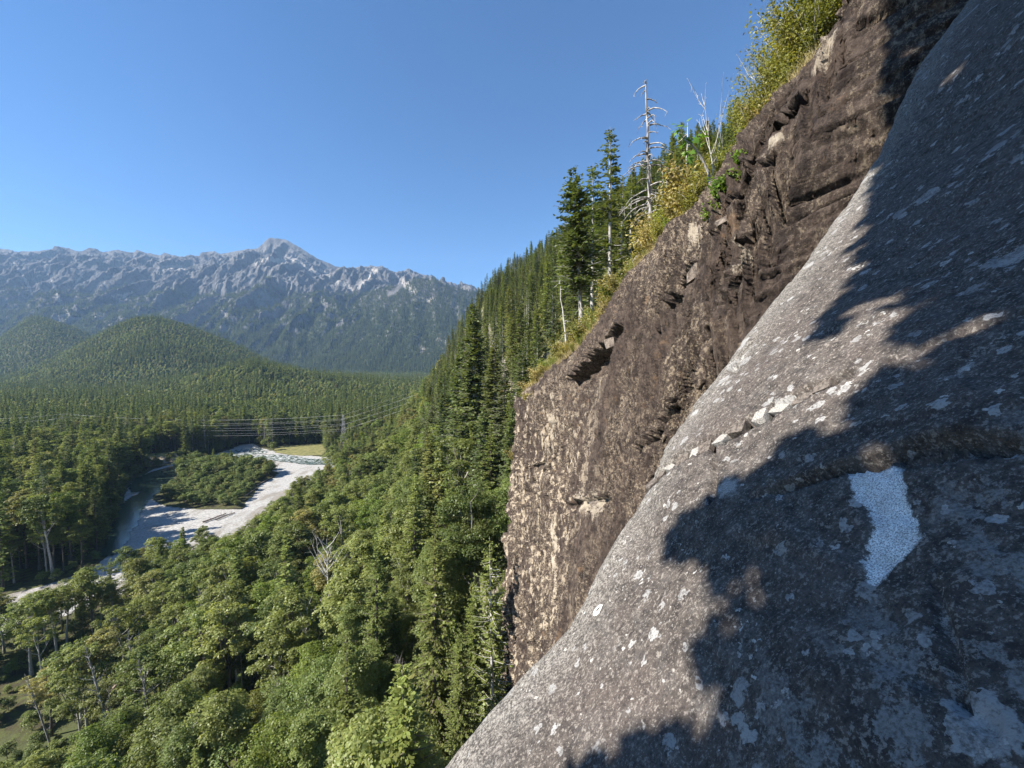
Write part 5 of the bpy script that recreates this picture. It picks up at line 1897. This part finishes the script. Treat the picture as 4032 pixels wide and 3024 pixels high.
t = NT('block_rock')
p = t.coord()
oi = t.n('ShaderNodeObjectInfo').outputs['Random']
g = t.noise(p, 30.0, 5, 0.7)
g2 = t.noise(p, 110.0, 2, 0.6)
c1 = t.mix(t.step(g, 0.35, 0.65), (0.050, 0.041, 0.036), (0.17, 0.145, 0.125))
c2 = t.mix(t.step(g2, 0.4, 0.6), (0.20, 0.19, 0.175), (0.46, 0.44, 0.41))
M['block'] = t.out(t.mix(t.math('MULTIPLY', t.step(oi, 0.72, 0.85), 0.8), c1, c2), 0.85, g, 0.5, 0.02)
t = NT('cliff_block_rock')
p = t.coord()
g = t.noise(p, 6.0, 6, 0.75)
M['cliff_block'] = t.out(t.mix(t.step(g, 0.35, 0.65), (0.06, 0.047, 0.04), (0.24, 0.20, 0.165)), 0.9, g, 0.7, 0.06)
r = R_(600)
sl_rot = Matrix((Vector(hor_s), Vector(up_s), Vector(n_sl))).transposed().to_quaternion()
seglen = np.r_[0, np.cumsum(np.hypot(*np.diff(BAND, axis=0).T))]
pos_ = 0.1
bdir = BAND[-1] - BAND[0]
bang = math.atan2(bdir[1], bdir[0])
while pos_ < seglen[-1] - 0.1:
    u = np.interp(pos_, seglen, BAND[:, 0])
    v = np.interp(pos_, seglen, BAND[:, 1])
    sz = r.uniform(0.05, 0.14)
    nrm2 = np.array([-math.sin(bang), math.cos(bang)])
    if nrm2[1] < 0:
        nrm2 = -nrm2
    for k in range(1):
        q = np.array([u, v]) + nrm2 * r.uniform(0.075, 0.11)
        wp = slab_at(q[0], q[1], r.uniform(-0.055, -0.02))
        o = link('rock_block', block_mesh(r, sz, r.uniform(0.05, 0.09), r.uniform(0.035, 0.06), M['block']), slab)
        o.location = wp
        o.rotation_mode = 'QUATERNION'
        o.rotation_quaternion = sl_rot @ Matrix.Rotation(bang + r.normal(0.5, 0.3), 3, 'Z').to_quaternion() @ Matrix.Rotation(r.normal(0, 0.2), 3, 'X').to_quaternion()
    pos_ += sz * 1.75 + r.choice([0.0, 0.01, 0.03, 0.05])

for (pxy, a, b, c) in (((2768, 920), 0.28, 0.3, 0.30), ((2755, 955), 0.3, 0.22, 0.08), ((2720, 1060), 0.3, 0.35, 0.45), ((2840, 880), 0.2, 0.25, 0.12),
                       ((2395, 1350), 0.4, 0.4, 0.3), ((2330, 1985), 0.3, 0.5, 0.2)):
    q = hit_wall(*pxy)
    o = link('rock_block', block_mesh(r, a, b, c, M['cliff_block']), cliff)
    o.location = (float(wall_x(np.array(q[0]), np.array(q[1]))) + a * 0.75, q[0], q[1])
    o.rotation_euler = (r.normal(-0.35, 0.15), r.normal(0, 0.2), r.normal(0, 0.3))

# pale metal hanger bolted to the slab
u, v = slab_px(2361, 2412)
hp = slab_skin(u, v, 0.030)
hq = empty('bolt_hanger', hp)
hq.rotation_mode = 'QUATERNION'
hq.rotation_quaternion = sl_rot
tag(hq, 'pale metal bolt hanger with a dark eye, fixed near the sunlit slab edge', 'hanger')
t = NT('hanger_metal')
p = t.coord()
M['metal'] = t.out(t.mix(t.noise(p, 60.0, 3), (0.62, 0.61, 0.57), (0.80, 0.79, 0.75)), 0.45, None)
t = NT('bolt_steel')
M['steel'] = t.out(t.mix(t.noise(t.coord(), 80.0, 3), (0.22, 0.22, 0.22), (0.36, 0.36, 0.35)), 0.4, None)
n_ = 28
th = np.linspace(0, 2 * math.pi, n_, endpoint=False)
outr = np.stack([0.047 * np.cos(th) * (1 - 0.18 * (np.sin(th) < -0.6)), 0.062 * np.sin(th)], -1)
innr = np.stack([-0.008 + 0.017 * np.cos(th), 0.030 * np.sin(th)], -1)
zt = lambda xy: 0.012 + 0.10 * np.clip(-xy[:, 0], 0, 1) * 0.3
ring = np.concatenate([np.c_[outr, zt(outr) - 0.004], np.c_[outr, zt(outr) + 0.004], np.c_[innr, zt(innr) + 0.004], np.c_[innr, zt(innr) - 0.004]])
F = []
for a in range(4):
    for i in range(n_):
        j = (i + 1) % n_
        b = (a + 1) % 4
        F.append((a * n_ + i, a * n_ + j, b * n_ + j, b * n_ + i))
link('plate', mesh_of('plate', [(ring, np.array(F), 0)], [M['metal']], True), hq)
th6 = np.arange(6) / 6 * 2 * math.pi
hx = np.c_[0.030 + 0.010 * np.cos(th6), 0.004 + 0.010 * np.sin(th6)]
Vb = np.concatenate([np.c_[hx, np.full(6, 0.010)], np.c_[hx, np.full(6, 0.026)], [[0.030, 0.004, 0.030]]])
Fb = [(i, (i + 1) % 6, 6 + (i + 1) % 6, 6 + i) for i in range(6)]
link('bolt_head', mesh_of('bolt', [(Vb, np.array(Fb), 0), (Vb, np.array([(6 + i, 6 + (i + 1) % 6, 12) for i in range(6)]), 0)], [M['steel']]), hq)

# ------------------------------------------------------------------ power line across the valley
t = NT('galvanised_steel')
M['galv'] = t.out(t.mix(t.noise(t.coord(), 2.0, 3), (0.26, 0.26, 0.26), (0.36, 0.36, 0.36)), 0.55, None)
t = NT('conductor')
M['wire'] = t.out(t.mix(t.noise(t.coord(), 0.5, 2), (0.40, 0.40, 0.39), (0.52, 0.52, 0.50)), 0.4, None)


def pylon_meshes():
    Ht, bw, tw = 31.0, 2.6, 0.7
    wd = lambda z: np.interp(z, [0, 19, Ht], [bw, 1.0, tw * 0.6])
    legs = []
    for sx in (-1, 1):
        for sy in (-1, 1):
            zz = np.array([0, 10, 19, Ht])
            legs.append(tube(np.stack([sx * wd(zz), sy * wd(zz), zz], -1), [0.11, 0.10, 0.09, 0.08], 4))
    br = []
    zz = np.linspace(0, Ht, 15)
    for i in range(14):
        a, b = zz[i], zz[i + 1]
        for f in range(4):
            c = [(-1, -1), (1, -1), (1, 1), (-1, 1)]
            p0, p1 = c[f], c[(f + 1) % 4]
            br.append(tube(np.array([[p0[0] * wd(a), p0[1] * wd(a), a], [p1[0] * wd(b), p1[1] * wd(b), b]]), [0.045, 0.045], 3))
            br.append(tube(np.array([[p1[0] * wd(a), p1[1] * wd(a), a], [p0[0] * wd(b), p0[1] * wd(b), b]]), [0.045, 0.045], 3))
    arms = []
    for z, L in ((19.5, 4.6), (23.5, 5.2), (27.5, 4.2)):
        ps = []
        for s in (-1, 1):
            for oy in (-0.6, 0.6):
                ps.append(tube(np.array([[0, oy, z], [0, s * L, z + 0.3]]), [0.11, 0.07], 4))
                ps.append(tube(np.array([[0, oy, z + 1.4], [0, s * L, z + 0.3]]), [0.09, 0.06], 4))
        arms.append(ps)
    return legs, merge(br), [merge(a) for a in arms]


legs, brc, arms = pylon_meshes()
lm = [mesh_of('pylon_leg', [(*l, 0)], [M['galv']]) for l in legs]
bm_ = mesh_of('pylon_bracing', [(*brc, 0)], [M['galv']])
am = [mesh_of('pylon_arm', [(*a, 0)], [M['galv']]) for a in arms]
t1 = np.array([*ground_pt(1355, 1792), 0.0])
t0 = np.array([float(ray(235, 1432)[0]) * 300, 300.0, 0.0])
t2 = np.array([-20.0, 300.0, 40.0])
for q, lb in ((t1, 'steel lattice pylon on the right side of the valley, above the meadow'), (t0, 'steel lattice pylon at left, half sunk among the far bank trees')):
    e = empty('pylon', q, math.atan2(t1[1] - t0[1], t1[0] - t0[0]))
    for m_ in lm:
        link('leg', m_, e)
    link('bracing', bm_, e)
    for m_ in am:
        link('crossarm', m_, e)
    tag(e, lb, 'pylon', 'pylons of the power line')
PNAME = ['top', 'upper', 'middle', 'lower']
wi = 0
for z, L in ((31.0, 0.4), (27.6, 4.2), (23.6, 5.2), (19.6, 4.6)):
    for s in (-1, 1):
        pts = []
        for a, b, sag in ((t0, t1, 4.5), (t1, t2, 1.5)):
            q = np.linspace(0, 1, 24)
            pp = a + (b - a) * q[:, None] + np.array([0, s * L, z]) - np.array([0, 0, 1.0]) * (sag * 4 * q * (1 - q))[:, None]
            pts.append(pp if len(pts) == 0 else pp[1:])
        lf = t0 - np.array([180, -30, 0])
        q = np.linspace(0, 1, 16)[:-1]
        pp = lf + (t0 - lf) * q[:, None] + np.array([0, s * L, z]) - np.array([0, 0, 1.0]) * (6 * 4 * q * (1 - q))[:, None]
        pts = np.concatenate([pp] + pts)
        o = link('power_cable', mesh_of('power_cable', [(*tube(pts, np.full(len(pts), 0.034 if L > 1 else 0.028), 4), 0)], [M['wire']]))
        tag(o, '%s power cable, %s of the pair, strung across the valley over the river' % (PNAME[int((31.5 - z) // 4)], 'nearer' if s < 0 else 'farther'), 'cable', 'cables of the power line')

# ------------------------------------------------------------------ ledge and tree just outside the frame at left: its crown shades the slab
t_rk = M['cliff']
r = R_(700)
lx = np.linspace(-1, 1, 26)
LX, LY = np.meshgrid(lx, lx)
rr_ = np.sqrt(LX ** 2 + LY ** 2)
hz = 66.0 - 44 * sstep(0.55, 1.25, rr_) + 0.8 * fbm(LX * 3, LY * 3, 0, 4, 98)
V = np.stack([-7.5 + 5.0 * LX, -7.5 + 5.0 * LY, hz], -1).reshape(-1, 3)
struct(link('rock_ledge', mesh_of('rock_ledge', [(V, grid_faces(26, 26), 0)], [t_rk], True)))
XC = -6.5
def caster(px_, py_):
    u_, v_ = slab_px(px_, py_)
    q_ = O_S + u_ * hor_s + v_ * up_s
    t_ = (XC - q_[0]) / TO_SUN[0]
    return np.array([q_[1] + TO_SUN[1] * t_, q_[2] + TO_SUN[2] * t_])


OUT = np.array([caster(*q) for q in [(2250, 3300), (2330, 3000), (2350, 2850), (2420, 2600), (2540, 2400), (2640, 2250), (2560, 2150), (2700, 2000), (2800, 1880), (3050, 1760), (3250, 1650), (3400, 1480), (3330, 1340), (3130, 1300),
                                     (3250, 1150), (3320, 980), (3380, 740), (3470, 460), (3740, 0), (4100, -500)]] + [np.array((-9.0, 96.0)), np.array((-9.0, 71.5)), np.array((-2.0, 72.0))])
GAPS = [(*caster(*q), c) for q, c in (((2800, 2360), 0.24), ((2950, 1905), 0.16), ((2700, 2520), 0.2), ((3100, 2340), 0.2), ((3750, 1300), 0.22), ((2850, 2060), 0.14), ((2620, 2700), 0.15), ((2900, 2900), 0.14), ((3500, 2500), 0.12), ((3250, 2700), 0.12), ((2560, 2560), 0.16), ((2750, 2200), 0.12), ((3000, 2180), 0.10), ((3850, 1240), 0.2), ((3600, 1380), 0.15), ((2480, 2850), 0.14), ((3900, 480), 0.3), ((2700, 2950), 0.12))]
CAST_LO, CAST_HI = OUT.min(0), OUT.max(0)
while len(GAPS) < 120:
    q = np.array([r.uniform(-2.2, CAST_HI[0]), r.uniform(73.5, 88.0)])
    s_ = poly_sd(q[:1], q[1:], OUT)[0]
    if -1.1 < s_ < -0.1:
        GAPS.append((q[0], q[1], r.uniform(-0.10, 0.03)))
cs = []
while len(cs) < 2300:
    q = np.array([r.uniform(-5.0, CAST_HI[0]), r.uniform(72.2, 92.0)])
    s_ = poly_sd(np.array([q[0]]), np.array([q[1]]), OUT)[0]
    if s_ > -0.10 or r.random() < 0.72 * math.exp(s_ / 0.35):
        continue
    if any(np.hypot(q[0] - a, q[1] - b) < c * 0.75 + 0.14 for a, b, c in GAPS):
        continue
    dl_ = r.normal(0, 1.2) / TO_SUN[0]
    cs.append((XC + TO_SUN[0] * dl_, q[0] + TO_SUN[1] * dl_, q[1] + TO_SUN[2] * dl_, min(0.5, 0.10 + 0.25 * abs(s_))))
cs = np.array(cs)
root = np.array([XC - 0.4, -7.0, 66.0])
tr = empty('ledge_maple', root)
tag(tr, 'maple on a ledge outside the left frame edge, known by its shadow on the slab', 'tree')
wood = []
tt = np.linspace(0, 1, 9)[:, None]
trunk = np.array([0, 0, -0.5]) + (np.array([0.4, 2.2, 24.0]) * tt) + np.array([0, 0.6, 0]) * np.sin(tt * 3)
wood.append(tube(trunk, np.linspace(0.30, 0.06, 9), 8))
for c in cs[::9]:
    tg = c[:3] - root
    j = np.argmin(np.abs(trunk[:, 2] - (tg[2] - 0.55 * abs(tg[1] - trunk[:, 1].mean()))))
    a = trunk[j]
    q = np.linspace(0, 1, 5)[:, None]
    wood.append(tube(a + (tg - a) * q + np.array([0, 0, 0.25]) * np.sin(q * 3.14), np.linspace(0.06, 0.012, 5), 4))
link('trunk', mesh_of('ledge_trunk', [(*merge(wood), 0)], [M['bark_dark']], True), tr)
k = np.repeat(np.arange(len(cs)), 36)
pos = cs[k, :3] - root + rand_unit(len(k), r) * (cs[k, 3] * r.random(len(k)) ** 0.4)[:, None]
nr = rand_unit(len(k), r) + np.array([-0.4, 0, 0.6])
nr /= np.linalg.norm(nr, axis=1)[:, None]
link('crown', mesh_of('ledge_crown', [(*leaf_quads(pos, nr, r.uniform(0.2, 0.4, len(k)), r, 0.85), 0)], [M['broadleaf']]), tr)

# ------------------------------------------------------------------ valley air
x0, x1, y0, y1, z0, z1 = -9500, 2500, -400, 6200, -75, 1720
V = [(x, y, z) for x in (x0, x1) for y in (y0, y1) for z in (z0, z1)]
F = [(0, 1, 3, 2), (4, 6, 7, 5), (0, 4, 5, 1), (2, 3, 7, 6), (0, 2, 6, 4), (1, 5, 7, 3)]
hm = bpy.data.materials.new('haze')
hm.use_nodes = True
hm.node_tree.nodes.clear()
pv = hm.node_tree.nodes.new('ShaderNodeVolumePrincipled')
pv.inputs['Color'].default_value = (0.42, 0.66, 1.0, 1)
pv.inputs['Density'].default_value = 0.000062
pv.inputs['Anisotropy'].default_value = 0.0
ho = hm.node_tree.nodes.new('ShaderNodeOutputMaterial')
hm.node_tree.links.new(pv.outputs[0], ho.inputs['Volume'])
haze = link('haze', mesh_of('haze', [(np.array(V, float), np.array(F), 0)], [hm]))
stuff(haze, 'thin blue summer haze filling the valley air', 'haze')
